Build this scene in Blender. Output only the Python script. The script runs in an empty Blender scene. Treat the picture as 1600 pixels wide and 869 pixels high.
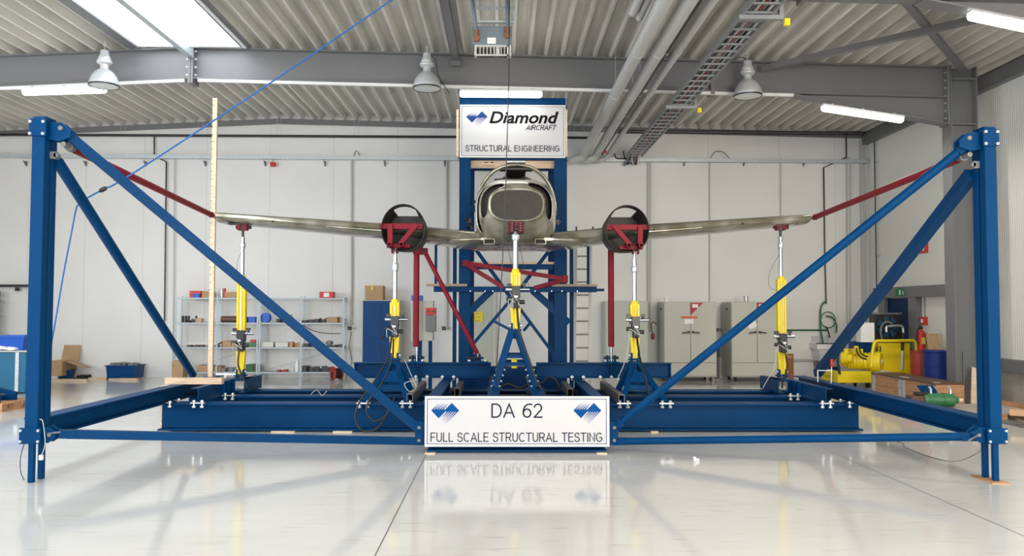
import bpy, bmesh, math, random
from mathutils import Vector, Matrix
R = math.radians
random.seed(7)
SC = bpy.context.scene
COL = SC.collection

# ---------------------------------------------------------------- camera, world, lights, exposure
F = 1244.0                                     # focal length in pixels of the 1600 x 869 frame (28 mm)
CAMPOS = Vector((-0.16, 0.0, 1.7))
CAMROT = (Matrix.Rotation(R(-0.69), 3, 'Z') @ Matrix.Rotation(R(90 + 2.233), 3, 'X') @ Matrix.Rotation(R(0.12), 3, 'Z'))
cam_d = bpy.data.cameras.new('camera')
cam_d.sensor_width = 36.0
cam_d.lens = 36.0 * F / 1600.0
cam_d.clip_end = 200
cam = bpy.data.objects.new('camera', cam_d)
COL.objects.link(cam)
cam.matrix_world = Matrix.Translation(CAMPOS) @ CAMROT.to_4x4()
SC.camera = cam

SC.view_settings.view_transform = 'Standard'
SC.view_settings.look = 'None'
SC.view_settings.exposure = 0.27
SC.view_settings.gamma = 1.0
SC.view_settings.use_curve_mapping = False

world = bpy.data.worlds.new('daylight')
SC.world = world
world.use_nodes = True
bg = world.node_tree.nodes['Background']
bg.inputs[0].default_value = (0.80, 0.90, 1.0, 1)
bg.inputs[1].default_value = 1.0

def area(name, loc, target, sx, sy, power, col):
    d = bpy.data.lights.new(name, 'AREA')
    d.shape = 'RECTANGLE'; d.size = sx; d.size_y = sy
    d.energy = power; d.color = col
    o = bpy.data.objects.new(name, d); COL.objects.link(o)
    o.location = loc
    o.rotation_euler = (Vector(target) - Vector(loc)).to_track_quat('-Z', 'Y').to_euler()
    return o
# added unseen fill lamp behind the camera; daylight of the left wall's window band
area('gate_side_fill', (-5.5, -7.2, 2.9), (-2.0, 10.0, 2.2), 9.0, 4.2, 640, (0.95, 0.975, 1.0))
area('side_window_daylight', (-13.6, 6.5, 3.4), (0.0, 8.5, 1.5), 16.0, 2.6, 880, (0.90, 0.95, 1.0))
area('warm_right_fill', (5.5, -7.2, 2.9), (5.0, 10.0, 2.4), 5.0, 4.2, 950, (1.0, 0.92, 0.80))  # added lamp that warms the right half; no gate opening there
# added fill lamp above the camera, brightening the floor and right wall
area('overhead_fill', (4.2, 1.0, 5.9), (4.2, 1.01, 0.0), 8.0, 5.0, 430, (1.0, 0.95, 0.87))
LAMP_W = 60

def ray(px, py):
    return CAMROT @ Vector(((px - 800.0) / F, -(py - 434.5) / F, -1.0))
def at(px, py, Y):
    d = ray(px, py); return CAMPOS + d * (Y / d.y)
def atz(px, py, z):
    d = ray(px, py); return CAMPOS + d * ((z - CAMPOS.z) / d.z)
def atx(px, py, x):
    d = ray(px, py); return CAMPOS + d * ((x - CAMPOS.x) / d.x)
V = Vector
X, Yv, Z = V((1, 0, 0)), V((0, 1, 0)), V((0, 0, 1))

# ---------------------------------------------------------------- materials
def mat(name, col, rough=0.5, metal=0.0, spec=0.5, noise=0.0, nscale=6.0, bump=0.0, emit=None, estr=0.0, coat=0.0, stretch=(1, 1, 1), col2=None):
    m = bpy.data.materials.new(name); m.use_nodes = True
    nt = m.node_tree; b = nt.nodes['Principled BSDF']
    c = (col[0], col[1], col[2], 1)
    b.inputs['Base Color'].default_value = c
    b.inputs['Roughness'].default_value = rough
    b.inputs['Metallic'].default_value = metal
    b.inputs['Specular IOR Level'].default_value = spec
    b.inputs['Coat Weight'].default_value = coat
    if emit:
        b.inputs['Emission Color'].default_value = (*emit, 1); b.inputs['Emission Strength'].default_value = estr
    if noise > 0 or bump > 0:
        tc = nt.nodes.new('ShaderNodeTexCoord'); mp = nt.nodes.new('ShaderNodeMapping')
        mp.inputs['Scale'].default_value = stretch
        nt.links.new(tc.outputs['Object'], mp.inputs['Vector'])
        nz = nt.nodes.new('ShaderNodeTexNoise'); nz.inputs['Scale'].default_value = nscale; nz.inputs['Detail'].default_value = 5
        nt.links.new(mp.outputs['Vector'], nz.inputs['Vector'])
        if noise > 0:
            cr = nt.nodes.new('ShaderNodeValToRGB')
            lo = col2 if col2 else tuple(v * (1 - noise) for v in col)
            hi = col if col2 else tuple(min(1, v * (1 + noise)) for v in col)
            cr.color_ramp.elements[0].position = 0.32; cr.color_ramp.elements[0].color = (*lo, 1)
            cr.color_ramp.elements[1].position = 0.68; cr.color_ramp.elements[1].color = (*hi, 1)
            nt.links.new(nz.outputs['Fac'], cr.inputs['Fac']); nt.links.new(cr.outputs['Color'], b.inputs['Base Color'])
        if bump > 0:
            bp = nt.nodes.new('ShaderNodeBump'); bp.inputs['Strength'].default_value = bump; bp.inputs['Distance'].default_value = 0.01
            nt.links.new(nz.outputs['Fac'], bp.inputs['Height']); nt.links.new(bp.outputs['Normal'], b.inputs['Normal'])
    return m
def srgb(r, g, b):
    f = lambda c: (c / 255 / 12.92) if c / 255 <= 0.04045 else ((c / 255 + 0.055) / 1.055) ** 2.4
    return (f(r), f(g), f(b))

M = {}
M['blue'] = mat('blue_steel_paint', (0.0001, 0.043, 0.142), 0.42, spec=0.09, noise=0.08, nscale=2.0)
M['blue2'] = mat('dark_blue_paint', (0.0003, 0.025, 0.10), 0.45, spec=0.12, noise=0.08, nscale=2.0)
M['bluebox'] = mat('blue_plastic', (0.001, 0.050, 0.185), 0.42, spec=0.2)
M['shelf'] = mat('zinc_shelf_steel', (0.36, 0.41, 0.44), 0.42, 0.3)
M['tray'] = mat('dull_galvanised_tray', (0.27, 0.28, 0.29), 0.45, 0.3)
M['board'] = mat('weathered_board', srgb(172, 152, 132), 0.7, noise=0.15, nscale=6, stretch=(1, 9, 9))
M['ladder'] = mat('aluminium_ladder', (0.34, 0.34, 0.33), 0.42, 0.4)
M['pin'] = mat('thin_cable_grey', (0.5, 0.5, 0.5), 0.5)
M['brightblue'] = mat('bright_blue_plastic', (0.008, 0.10, 0.52), 0.4)
M['red'] = mat('red_steel_paint', (0.23, 0.007, 0.020), 0.45, spec=0.2, noise=0.1, nscale=5)
M['shadedred'] = mat('shaded_red_steel', (0.085, 0.004, 0.009), 0.45, spec=0.2)  # shaded copy of the red paint, for the nose bracket
M['brightred'] = mat('bright_red', (0.6, 0.02, 0.015), 0.4)
M['yellow'] = mat('yellow_paint', (0.86, 0.66, 0.012), 0.38)
M['black'] = mat('black_rubber', (0.012, 0.012, 0.014), 0.5)
M['blacks'] = mat('black_metal', (0.018, 0.018, 0.022), 0.35)
M['chrome'] = mat('chrome_steel', (0.40, 0.44, 0.49), 0.28, 1.0)
M['zinc'] = mat('zinc_plate', (0.62, 0.66, 0.70), 0.38, 0.75)
M['bolt'] = mat('bolt_zinc', (0.78, 0.80, 0.80), 0.3, 0.6)
M['galv'] = mat('galvanised_steel', (0.56, 0.60, 0.62), 0.42, 0.45, noise=0.12, nscale=25)
M['greysteel'] = mat('grey_steel_paint', (0.172, 0.172, 0.178), 0.45)
M['greypipe'] = mat('grey_insulated_pipe', (0.50, 0.50, 0.48), 0.4)
M['wood'] = mat('pale_timber', srgb(222, 198, 170), 0.6, noise=0.12, nscale=4, stretch=(1, 1, 9))
M['woodx'] = mat('pale_timber_plank', srgb(214, 188, 160), 0.6, noise=0.16, nscale=4, stretch=(1, 9, 9))
M['woodd'] = mat('weathered_timber', srgb(182, 136, 98), 0.65, noise=0.25, nscale=5, stretch=(1, 1, 7))
M['ply'] = mat('plywood', srgb(196, 160, 122), 0.6, noise=0.12, nscale=6)
M['card'] = mat('cardboard', srgb(176, 144, 108), 0.75, noise=0.08, nscale=5)
M['tape'] = mat('packing_tape', srgb(226, 196, 70), 0.4)
M['white'] = mat('white_plastic', (0.80, 0.80, 0.80), 0.4)
M['offwhite'] = mat('offwhite_paint', (0.60, 0.60, 0.56), 0.5)
M['greybox'] = mat('light_grey_enamel', srgb(186, 186, 176), 0.45)
M['cab'] = mat('grey_green_cabinet', srgb(186, 190, 180), 0.5)
M['signw'] = mat('white_sign_board', (0.58, 0.58, 0.60), 0.35)
M['signf'] = mat('white_sign_rim', (0.74, 0.74, 0.74), 0.4)
M['navy'] = mat('navy_print', (0.006, 0.007, 0.028), 0.6, spec=0.1)
M['ink'] = mat('black_print', (0.006, 0.005, 0.007), 0.6, spec=0.1)
M['logob'] = mat('blue_print', (0.0008, 0.070, 0.27), 0.6, spec=0.1)
M['logob2'] = mat('violet_blue_print', (0.010, 0.045, 0.17), 0.6, spec=0.1)
M['green'] = mat('green_enamel', (0.035, 0.17, 0.07), 0.4)
M['dgreen'] = mat('green_hose', (0.01, 0.10, 0.035), 0.45)
M['brass'] = mat('copper_fitting', (0.34, 0.15, 0.075), 0.4, 0.6)
M['concrete'] = mat('concrete', srgb(168, 160, 148), 0.8, noise=0.08, nscale=8)
M['rope'] = mat('blue_rope', (0.012, 0.12, 0.42), 0.7)
M['redcable'] = mat('red_cable', (0.35, 0.035, 0.02), 0.5)
M['heater'] = mat('heater_grey_paint', srgb(112, 124, 132), 0.45)
M['signgreen'] = mat('green_sign', (0.0, 0.2, 0.07), 0.5)
M['brown'] = mat('brown_metal', srgb(96, 70, 56), 0.5)
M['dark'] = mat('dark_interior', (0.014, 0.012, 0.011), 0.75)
M['firewall'] = mat('dark_grey_composite', srgb(46, 43, 37), 0.42, spec=0.3, noise=0.18, nscale=9)
M['tube'] = mat('lamp_tube_glow', (0.9, 0.9, 0.9), 0.4, emit=(1.0, 0.97, 0.93), estr=5.0)
M['sky'] = mat('skylight_glow', (0.9, 0.9, 0.9), 0.5, emit=(0.86, 0.94, 1.0), estr=4.5)
M['curb'] = mat('white_skylight_lining', (0.86, 0.88, 0.90), 0.55)
M['sheet'] = mat('roof_sheet', (0.74, 0.72, 0.67), 0.42, 0.15, noise=0.12, nscale=1.2, stretch=(6, 0.5, 1))
M['lamp'] = mat('lamp_aluminium', (0.60, 0.62, 0.64), 0.38, 0.3)
M['lampglass'] = mat('lamp_cover', (0.72, 0.75, 0.74), 0.2)

def skin_material():
    m = bpy.data.materials.new('lacquered_composite_skin'); m.use_nodes = True
    nt = m.node_tree; b = nt.nodes['Principled BSDF']
    tc = nt.nodes.new('ShaderNodeTexCoord')
    n1 = nt.nodes.new('ShaderNodeTexNoise'); n1.inputs['Scale'].default_value = 2.6; n1.inputs['Detail'].default_value = 6
    nt.links.new(tc.outputs['Object'], n1.inputs['Vector'])
    cr = nt.nodes.new('ShaderNodeValToRGB')
    e = cr.color_ramp.elements
    e[0].position = 0.30; e[0].color = (*srgb(112, 104, 82), 1)
    e[1].position = 0.72; e[1].color = (*srgb(208, 206, 196), 1)
    k = cr.color_ramp.elements.new(0.52); k.color = (*srgb(162, 158, 138), 1)
    nt.links.new(n1.outputs['Fac'], cr.inputs['Fac']); nt.links.new(cr.outputs['Color'], b.inputs['Base Color'])
    b.inputs['Metallic'].default_value = 0.55; b.inputs['Roughness'].default_value = 0.25
    b.inputs['Coat Weight'].default_value = 0.6; b.inputs['Coat Roughness'].default_value = 0.08
    return m
M['skin'] = skin_material()

def floor_material():
    m = bpy.data.materials.new('epoxy_floor'); m.use_nodes = True
    nt = m.node_tree; b = nt.nodes['Principled BSDF']
    tc = nt.nodes.new('ShaderNodeTexCoord')
    def noise(scale, st, det=4):
        mp = nt.nodes.new('ShaderNodeMapping'); mp.inputs['Scale'].default_value = st
        nt.links.new(tc.outputs['Object'], mp.inputs['Vector'])
        n = nt.nodes.new('ShaderNodeTexNoise'); n.inputs['Scale'].default_value = scale; n.inputs['Detail'].default_value = det
        nt.links.new(mp.outputs['Vector'], n.inputs['Vector']); return n
    def ramp(src, p0, p1, c0, c1):
        r = nt.nodes.new('ShaderNodeValToRGB')
        r.color_ramp.elements[0].position = p0; r.color_ramp.elements[0].color = (*c0, 1)
        r.color_ramp.elements[1].position = p1; r.color_ramp.elements[1].color = (*c1, 1)
        nt.links.new(src, r.inputs['Fac']); return r
    def mult(a, c):
        x = nt.nodes.new('ShaderNodeMix'); x.data_type = 'RGBA'; x.blend_type = 'MULTIPLY'; x.inputs[0].default_value = 1
        nt.links.new(a, x.inputs[6]); nt.links.new(c, x.inputs[7]); return x.outputs[2]
    base = ramp(noise(0.7, (1, 2.2, 1)).outputs['Fac'], 0.3, 0.7, (0.585, 0.58, 0.562), (0.645, 0.64, 0.622))
    scuff = ramp(noise(2.2, (0.9, 6.0, 1), 8).outputs['Fac'], 0.60, 0.72, (1, 1, 1), (0.84, 0.82, 0.79))
    marks = ramp(noise(7.0, (0.7, 5.0, 1), 6).outputs['Fac'], 0.70, 0.75, (1, 1, 1), (0.55, 0.53, 0.51))
    c = mult(mult(base.outputs['Color'], scuff.outputs['Color']), marks.outputs['Color'])
    nt.links.new(c, b.inputs['Base Color'])
    rr = ramp(noise(1.3, (1, 3, 1)).outputs['Fac'], 0.3, 0.7, (0.055,) * 3, (0.11,) * 3)
    nt.links.new(rr.outputs['Color'], b.inputs['Roughness'])
    b.inputs['Specular IOR Level'].default_value = 0.5
    bp = nt.nodes.new('ShaderNodeBump'); bp.inputs['Strength'].default_value = 0.03; bp.inputs['Distance'].default_value = 0.01
    nt.links.new(noise(3.0, (1, 1, 1), 2).outputs['Fac'], bp.inputs['Height']); nt.links.new(bp.outputs['Normal'], b.inputs['Normal'])
    return m
M['floor'] = floor_material()
M['joint'] = mat('floor_joint', (0.16, 0.15, 0.14), 0.6)
M['wall'] = mat('white_wall_panel', (0.76, 0.755, 0.74), 0.5, noise=0.025, nscale=0.9)
M['seam'] = mat('panel_seam', (0.58, 0.58, 0.58), 0.6)

def ribwall_material():
    m = bpy.data.materials.new('ribbed_wall_panel'); m.use_nodes = True
    nt = m.node_tree; b = nt.nodes['Principled BSDF']
    tc = nt.nodes.new('ShaderNodeTexCoord'); w = nt.nodes.new('ShaderNodeTexWave')
    w.wave_type = 'BANDS'; w.bands_direction = 'Y'; w.inputs['Scale'].default_value = 5.2; w.inputs['Distortion'].default_value = 0
    nt.links.new(tc.outputs['Object'], w.inputs['Vector'])
    bp = nt.nodes.new('ShaderNodeBump'); bp.inputs['Strength'].default_value = 0.22; bp.inputs['Distance'].default_value = 0.012
    nt.links.new(w.outputs['Fac'], bp.inputs['Height']); nt.links.new(bp.outputs['Normal'], b.inputs['Normal'])
    b.inputs['Base Color'].default_value = (0.82, 0.81, 0.76, 1); b.inputs['Roughness'].default_value = 0.45
    return m
M['ribwall'] = ribwall_material()

# ---------------------------------------------------------------- mesh helpers
class MB:
    """collects shapes; build() links them as ONE mesh object"""
    def __init__(self): self.bm = bmesh.new()
    def quadbox(self, c, U, Vv, W):
        vs = [self.bm.verts.new(c + U * a + Vv * b + W * d) for a in (-1, 1) for b in (-1, 1) for d in (-1, 1)]
        for f in ((0, 1, 3, 2), (4, 6, 7, 5), (0, 4, 5, 1), (2, 3, 7, 6), (0, 2, 6, 4), (1, 5, 7, 3)):
            self.bm.faces.new([vs[i] for i in f])
        return self
    def box(self, c, s, rz=0.0, rx=0.0, ry=0.0):
        m = Matrix.Rotation(rz, 3, 'Z') @ Matrix.Rotation(ry, 3, 'Y') @ Matrix.Rotation(rx, 3, 'X')
        return self.quadbox(V(c), m @ V((s[0] / 2, 0, 0)), m @ V((0, s[1] / 2, 0)), m @ V((0, 0, s[2] / 2)))
    def box2(self, a, b):
        a, b = V(a), V(b); return self.box((a + b) / 2, [abs(b[i] - a[i]) for i in range(3)])
    def frame(self, a, b, up=Z):
        d = (b - a).normalized()
        if abs(d.dot(up)) > 0.98: up = X
        s = d.cross(up).normalized(); u = s.cross(d).normalized()
        return d, s, u
    def bar(self, a, b, w, h, up=Z):
        a, b = V(a), V(b); d, s, u = self.frame(a, b, up)
        return self.quadbox((a + b) / 2, (b - a) / 2, s * w / 2, u * h / 2)
    def ring(self, c, s, u, r, seg): return [self.bm.verts.new(c + s * (r * math.cos(2 * math.pi * i / seg)) + u * (r * math.sin(2 * math.pi * i / seg))) for i in range(seg)]
    def skinr(self, A, B):
        n = len(A)
        for i in range(n): self.bm.faces.new((A[i], A[(i + 1) % n], B[(i + 1) % n], B[i]))
    def cyl(self, a, b, r, r2=None, seg=14, cap=True):
        a, b = V(a), V(b); d, s, u = self.frame(a, b)
        A = self.ring(a, s, u, r, seg); B = self.ring(b, s, u, r if r2 is None else r2, seg)
        self.skinr(A, B)
        if cap: self.bm.faces.new(A[::-1]); self.bm.faces.new(B)
        return self
    def tube(self, pts, r, seg=8, closed=False):
        pts = [V(p) for p in pts]; n = len(pts); prev = None; rings = []
        for i, p in enumerate(pts):
            d = (pts[min(i + 1, n - 1)] - pts[max(i - 1, 0)])
            if closed: d = pts[(i + 1) % n] - pts[i - 1]
            d.normalize()
            if prev is None:
                up = Z if abs(d.z) < 0.95 else X
                s = d.cross(up).normalized()
            else:
                s = (prev - d * prev.dot(d)).normalized()
            prev = s; u = s.cross(d)
            rr = r[i] if isinstance(r, (list, tuple)) else r
            rings.append(self.ring(p, s, u, rr, seg))
        for i in range(n - 1): self.skinr(rings[i], rings[i + 1])
        if closed: self.skinr(rings[-1], rings[0])
        else: self.bm.faces.new(rings[0][::-1]); self.bm.faces.new(rings[-1])
        return self
    def lathe(self, prof, o, axis=Z, seg=20, cap=True):
        o = V(o); axis = V(axis).normalized()
        up = Z if abs(axis.z) < 0.9 else X
        s = axis.cross(up).normalized(); u = axis.cross(s)
        rs = [self.ring(o + axis * z, s, u, max(r, 1e-4), seg) for r, z in prof]
        for A, B in zip(rs, rs[1:]): self.skinr(A, B)
        if cap: self.bm.faces.new(rs[0][::-1]); self.bm.faces.new(rs[-1])
        return self
    def prism(self, poly, o, U, W, D):
        """polygon (u,w) in the plane o + u*U + w*W, extruded along vector D"""
        o = V(o); A = [self.bm.verts.new(o + U * p[0] + W * p[1]) for p in poly]; B = [self.bm.verts.new(v.co + D) for v in A]
        self.bm.faces.new(A[::-1]); self.bm.faces.new(B)
        n = len(A)
        for i in range(n): self.bm.faces.new((A[i], A[(i + 1) % n], B[(i + 1) % n], B[i]))
        return self
    def ibeam(self, a, b, w, h, tf=0.02, tw=0.012, up=Z):
        a, b = V(a), V(b); d, s, u = self.frame(a, b, up)
        self.quadbox((a + b) / 2 + u * (h - tf) / 2, (b - a) / 2, s * w / 2, u * tf / 2)
        self.quadbox((a + b) / 2 - u * (h - tf) / 2, (b - a) / 2, s * w / 2, u * tf / 2)
        self.quadbox((a + b) / 2, (b - a) / 2, s * tw / 2, u * (h / 2 - tf)); return self
    def loft(self, rings, cap0=True, cap1=True, closed=True, skip=None):
        rs = [[self.bm.verts.new(p) for p in r] for r in rings]; n = len(rs[0])
        for k, (A, B) in enumerate(zip(rs, rs[1:])):
            for i in range(n if closed else n - 1):
                if skip and skip(k, i): continue
                self.bm.faces.new((A[i], A[(i + 1) % n], B[(i + 1) % n], B[i]))
        if cap0: self.bm.faces.new(rs[0][::-1])
        if cap1: self.bm.faces.new(rs[-1])
        return self
    def face(self, pts):
        self.bm.faces.new([self.bm.verts.new(V(p)) for p in pts]); return self
    def pieces(self, tol=.004):
        """faces grouped into pieces that touch (by the boxes of the connected islands)"""
        self.bm.faces.ensure_lookup_table(); seen = set(); isl = []
        for f in self.bm.faces:
            if f in seen: continue
            st = [f]; seen.add(f); g = []
            while st:
                q = st.pop(); g.append(q)
                for v in q.verts:
                    for h in v.link_faces:
                        if h not in seen: seen.add(h); st.append(h)
            isl.append(g)
        bb = []
        for g in isl:
            co = [v.co for f in g for v in f.verts]
            bb.append(([min(c[i] for c in co) - tol for i in range(3)], [max(c[i] for c in co) + tol for i in range(3)]))
        par = list(range(len(isl)))
        def find(i):
            while par[i] != i: i = par[i]
            return i
        for i in range(len(isl)):
            for j in range(i):
                if all(bb[i][0][k] <= bb[j][1][k] and bb[j][0][k] <= bb[i][1][k] for k in range(3)): par[find(i)] = find(j)
        out = {}
        for i, g in enumerate(isl): out.setdefault(find(i), []).extend(g)
        return list(out.values())
    def build(self, name, m, parent=None, smooth=35, bevel=0.0, solid=0.0, solid_off=-1, bseg=2, split=None):
        bmesh.ops.recalc_face_normals(self.bm, faces=self.bm.faces)
        if parent is not None and split is not False and not parent.get('kind') == 'structure':
            groups = self.pieces()
            if len(groups) > 1:
                out = None
                for g in groups:
                    p = MB(); vm = {}
                    for f in g:
                        for v in f.verts:
                            if v not in vm: vm[v] = p.bm.verts.new(v.co)
                        p.bm.faces.new([vm[v] for v in f.verts])
                    q = p.build(name, m, parent, smooth, bevel, solid, solid_off, bseg, split=False)
                    out = out or q
                self.bm.free(); return out
        me = bpy.data.meshes.new(name); self.bm.to_mesh(me); self.bm.free()
        me.materials.append(M[m] if isinstance(m, str) else m)
        if smooth:
            me.shade_smooth(); me.set_sharp_from_angle(angle=R(smooth))
        o = bpy.data.objects.new(name, me); COL.objects.link(o)
        if parent is not None:
            o.parent = parent
            if parent.type == 'EMPTY' and not parent.get('loc_frame'): o.location = -parent.location
        if solid:
            s = o.modifiers.new('thickness', 'SOLIDIFY'); s.thickness = solid; s.offset = solid_off
        if bevel:
            b = o.modifiers.new('edge', 'BEVEL'); b.width = bevel; b.segments = bseg; b.limit_method = 'ANGLE'; b.angle_limit = R(40)
        return o

def tag(o, label, cat, group=None):
    o['label'] = label; o['category'] = cat
    if group: o['group'] = group
    return o
def thing(name, label, cat, loc, group=None):
    """an Empty at the thing's base; its parts are given in world coordinates"""
    o = bpy.data.objects.new(name, None); o.empty_display_size = 0.05; COL.objects.link(o); o.location = V(loc)
    return tag(o, label, cat, group)
def struct(o, label=None, cat=None):
    o['kind'] = 'structure'
    if label: o['label'] = label
    if cat: o['category'] = cat
    return o
def copy_tree(o, parent=None):
    c = o.copy(); COL.objects.link(c)
    if parent is not None: c.parent = parent
    for ch in list(o.children): copy_tree(ch, c)
    return c
def text_mesh(body, name, m, parent, lo, hi, Yp, shear=0.0, bold=0.0, depth=0.004, spacing=1.0):
    """flat lettering fitted between two world points (lower left, upper right of the capitals) facing -Y"""
    cu = bpy.data.curves.new(name, 'FONT'); cu.body = body; cu.size = 1; cu.shear = shear; cu.offset = bold; cu.extrude = 0.001; cu.space_character = spacing
    cu.fill_mode = 'BOTH'; cu.resolution_u = 4
    t = bpy.data.objects.new(name, cu); COL.objects.link(t)
    bpy.context.view_layer.update()
    me = bpy.data.meshes.new_from_object(t.evaluated_get(bpy.context.evaluated_depsgraph_get()))
    bpy.data.objects.remove(t); bpy.data.curves.remove(cu)
    xs = [v.co.x for v in me.vertices]; ys = [v.co.y for v in me.vertices]
    x0, x1, y0, y1 = min(xs), max(xs), min(ys), max(ys)
    for v in me.vertices:
        fx = (v.co.x - x0) / (x1 - x0); fy = (v.co.y - y0) / (y1 - y0)
        v.co = V((lo.x + fx * (hi.x - lo.x), Yp - (0.0 if v.co.z < 0 else depth), lo.z + fy * (hi.z - lo.z)))
    me.materials.clear(); me.materials.append(M[m])
    o = bpy.data.objects.new(name, me); COL.objects.link(o)
    if parent is not None:
        o.parent = parent
        if parent.type == 'EMPTY': o.location = -parent.location
    return o
def arc(c, r, a0, a1, U, W, n=10):
    return [V(c) + U * (r * math.cos(a0 + (a1 - a0) * i / n)) + W * (r * math.sin(a0 + (a1 - a0) * i / n)) for i in range(n + 1)]
def spline(pts, n=8):
    """Catmull-Rom through the points"""
    pts = [V(p) for p in pts]; out = []
    P = [pts[0] * 2 - pts[1]] + pts + [pts[-1] * 2 - pts[-2]]
    for i in range(1, len(P) - 2):
        for k in range(n):
            t = k / n; a, b, c, d = P[i - 1], P[i], P[i + 1], P[i + 2]
            out.append(0.5 * ((2 * b) + (c - a) * t + (2 * a - 5 * b + 4 * c - d) * t * t + (3 * b - a - 3 * c + d) * t ** 3))
    out.append(pts[-1]); return out

# ---------------------------------------------------------------- plain sans-serif stroke lettering
def _arc(cx, cy, rx, ry, a0, a1, n=10): return [(cx + rx * math.cos(R(a0 + (a1 - a0) * i / n)), cy + ry * math.sin(R(a0 + (a1 - a0) * i / n))) for i in range(n + 1)]
GLYPH = {
    'A': (.74, [[(0, 0), (.37, 1), (.74, 0)], [(.12, .33), (.62, .33)]]), 'C': (.74, [_arc(.39, .5, .37, .5, 50, 310, 18)]),
    'D': (.70, [[(0.04, 0), (.04, 1), (.32, 1)] + _arc(.32, .5, .37, .5, 90, -90, 14) + [(.04, 0)]]),
    'E': (.62, [[(.60, 1), (.04, 1), (.04, 0), (.62, 0)], [(.04, .53), (.56, .53)]]), 'F': (.58, [[(.58, 1), (.04, 1), (.04, 0)], [(.04, .50), (.50, .50)]]),
    'G': (.80, [_arc(.40, .5, .38, .5, 50, 320, 18) + [(.74, .2), (.74, .46), (.42, .46)]]), 'I': (.08, [[(.04, 0), (.04, 1)]]),
    'L': (.54, [[(.04, 1), (.04, 0), (.54, 0)]]), 'N': (.70, [[(.04, 0), (.04, 1), (.66, 0), (.66, 1)]]),
    'R': (.70, [[(.04, 0), (.04, 1), (.42, 1)] + _arc(.42, .74, .23, .26, 90, -90, 10) + [(.04, .48)], [(.38, .48), (.68, 0)]]),
    'S': (.64, [_arc(.32, .75, .27, .25, 15, 225, 12) + _arc(.33, .25, .30, .27, 60, -170, 12)]), 'T': (.66, [[(0, 1), (.66, 1)], [(.33, 1), (.33, 0)]]),
    'U': (.68, [[(.04, 1), (.04, .33)] + _arc(.34, .33, .30, .33, 180, 360, 12) + [(.64, 1)]]),
    '6': (.60, [_arc(.31, .31, .27, .31, 0, 360, 18), _arc(.48, .42, .44, .58, 68, 190, 10)]),
    '2': (.60, [_arc(.30, .71, .26, .29, 165, -30, 12) + [(.04, .0), (.58, 0)]]), ' ': (.22, [])}
def stroke_text(body, name, m, parent, lo, hi, Yp, weight=.10, shear=0.0, gap=.20):
    x = 0; words = [[]]; lift = 0.0
    for ch in body:
        w, ss = GLYPH[ch]
        if ch == ' ': words.append([])
        words[-1] += [[(x + px, py) for px, py in s] for s in ss]; x += w + gap
    tot = x - gap; sx = (hi.x - lo.x - shear * (hi.z - lo.z)) / tot; sz = hi.z - lo.z; hw = weight * sz / 2
    for s in sum(([None] + w for w in words), []):
        if s is None:
            if 'mb' in locals(): mb.build(name, m, parent, smooth=0, split=False)
            mb = MB(); continue
        p = [(lo.x + (a * sx) + shear * sz * b, lo.z + hw + b * (sz - 2 * hw)) for a, b in s]
        pts = [V((a, 0, b)) for a, b in p]; pts = [q for i, q in enumerate(pts) if i == 0 or (q - pts[i - 1]).length > 1e-5]; n = len(pts); L = []
        for i in range(n):
            d0 = (pts[i] - pts[i - 1]).normalized() if i else None; d1 = (pts[i + 1] - pts[i]).normalized() if i < n - 1 else None
            d = (d0 or d1) if not (d0 and d1) else (d0 + d1).normalized()
            k = 1.0 if not (d0 and d1) else 1.0 / max(.45, d.dot(d0))
            e = V((0, 0, 0)) if (d0 and d1) else d * (-hw * .9 if i == 0 else hw * .9)
            nrm = V((-d.z, 0, d.x)) * hw * k; L.append((pts[i] + e + nrm, pts[i] + e - nrm))
        for (a, b), (c, d) in zip(L, L[1:]):
            lift += .00002
            A = [mb.bm.verts.new(V((q.x, Yp - .003 - lift, q.z))) for q in (a, b, d, c)]; mb.bm.faces.new(A)
    return mb.build(name, m, parent, smooth=0, split=False)
# ---------------------------------------------------------------- the hall
YW = 19.76                                   # back wall
YR = 14.38                                   # plane of the visible rafter
ridge = at(303, 76, YR); eaveR = at(1480, 106, YR); leftp = at(0, 89, YR)
slR = (eaveR.z - ridge.z) / (eaveR.x - ridge.x); slL = (ridge.z - leftp.z) / (ridge.x - leftp.x)
def roof_z(x): return ridge.z + (slR * (x - ridge.x) if x > ridge.x else slL * (x - ridge.x))
XR = at(1357, 400, YW).x                     # right wall
XL = -14.2
YF = -8.0
PITCH = 0.295

struct(MB().box2((XL - .2, YF - .2, -0.2), (XR + .2, YW + .2, 0.0)).build('floor', 'floor', smooth=0))
def floor_line(a, b, w=0.009):
    a, b = atz(*a, 0), atz(*b, 0); a.z = b.z = 0.0012
    d = (b - a).normalized(); s = V((-d.y, d.x, 0)) * w / 2
    return [a - s, b - s, b + s, a + s]
mb = MB()
mb.face(floor_line((668, 706), (560, 920))); mb.face(floor_line((1225, 674), (1600, 838))); 
mb.face(floor_line((668, 706), (693, 650), .009))
struct(mb.build('trim_4', 'joint', bpy.data.objects['floor'], smooth=0))

# back wall, following the roof
w = MB()
poly = [(XL, 0), (XR, 0), (XR, roof_z(XR) + .17), (ridge.x, ridge.z + .17), (XL, roof_z(XL) + .17)]
w.prism(poly, (0, YW, 0), X, Z, V((0, .2, 0)))
wall = struct(w.build('wall_back', 'wall', smooth=0))
sm = MB()
for px in (43, 132, 223, 321, 420, 520, 620, 1108, 1219, 1306):
    x = at(px, 400, YW).x
    sm.box((x, YW - .002, roof_z(x) / 2), (.008, .006, roof_z(x) - .05))
struct(sm.build('trim_5', 'seam', wall, smooth=0))
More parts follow.
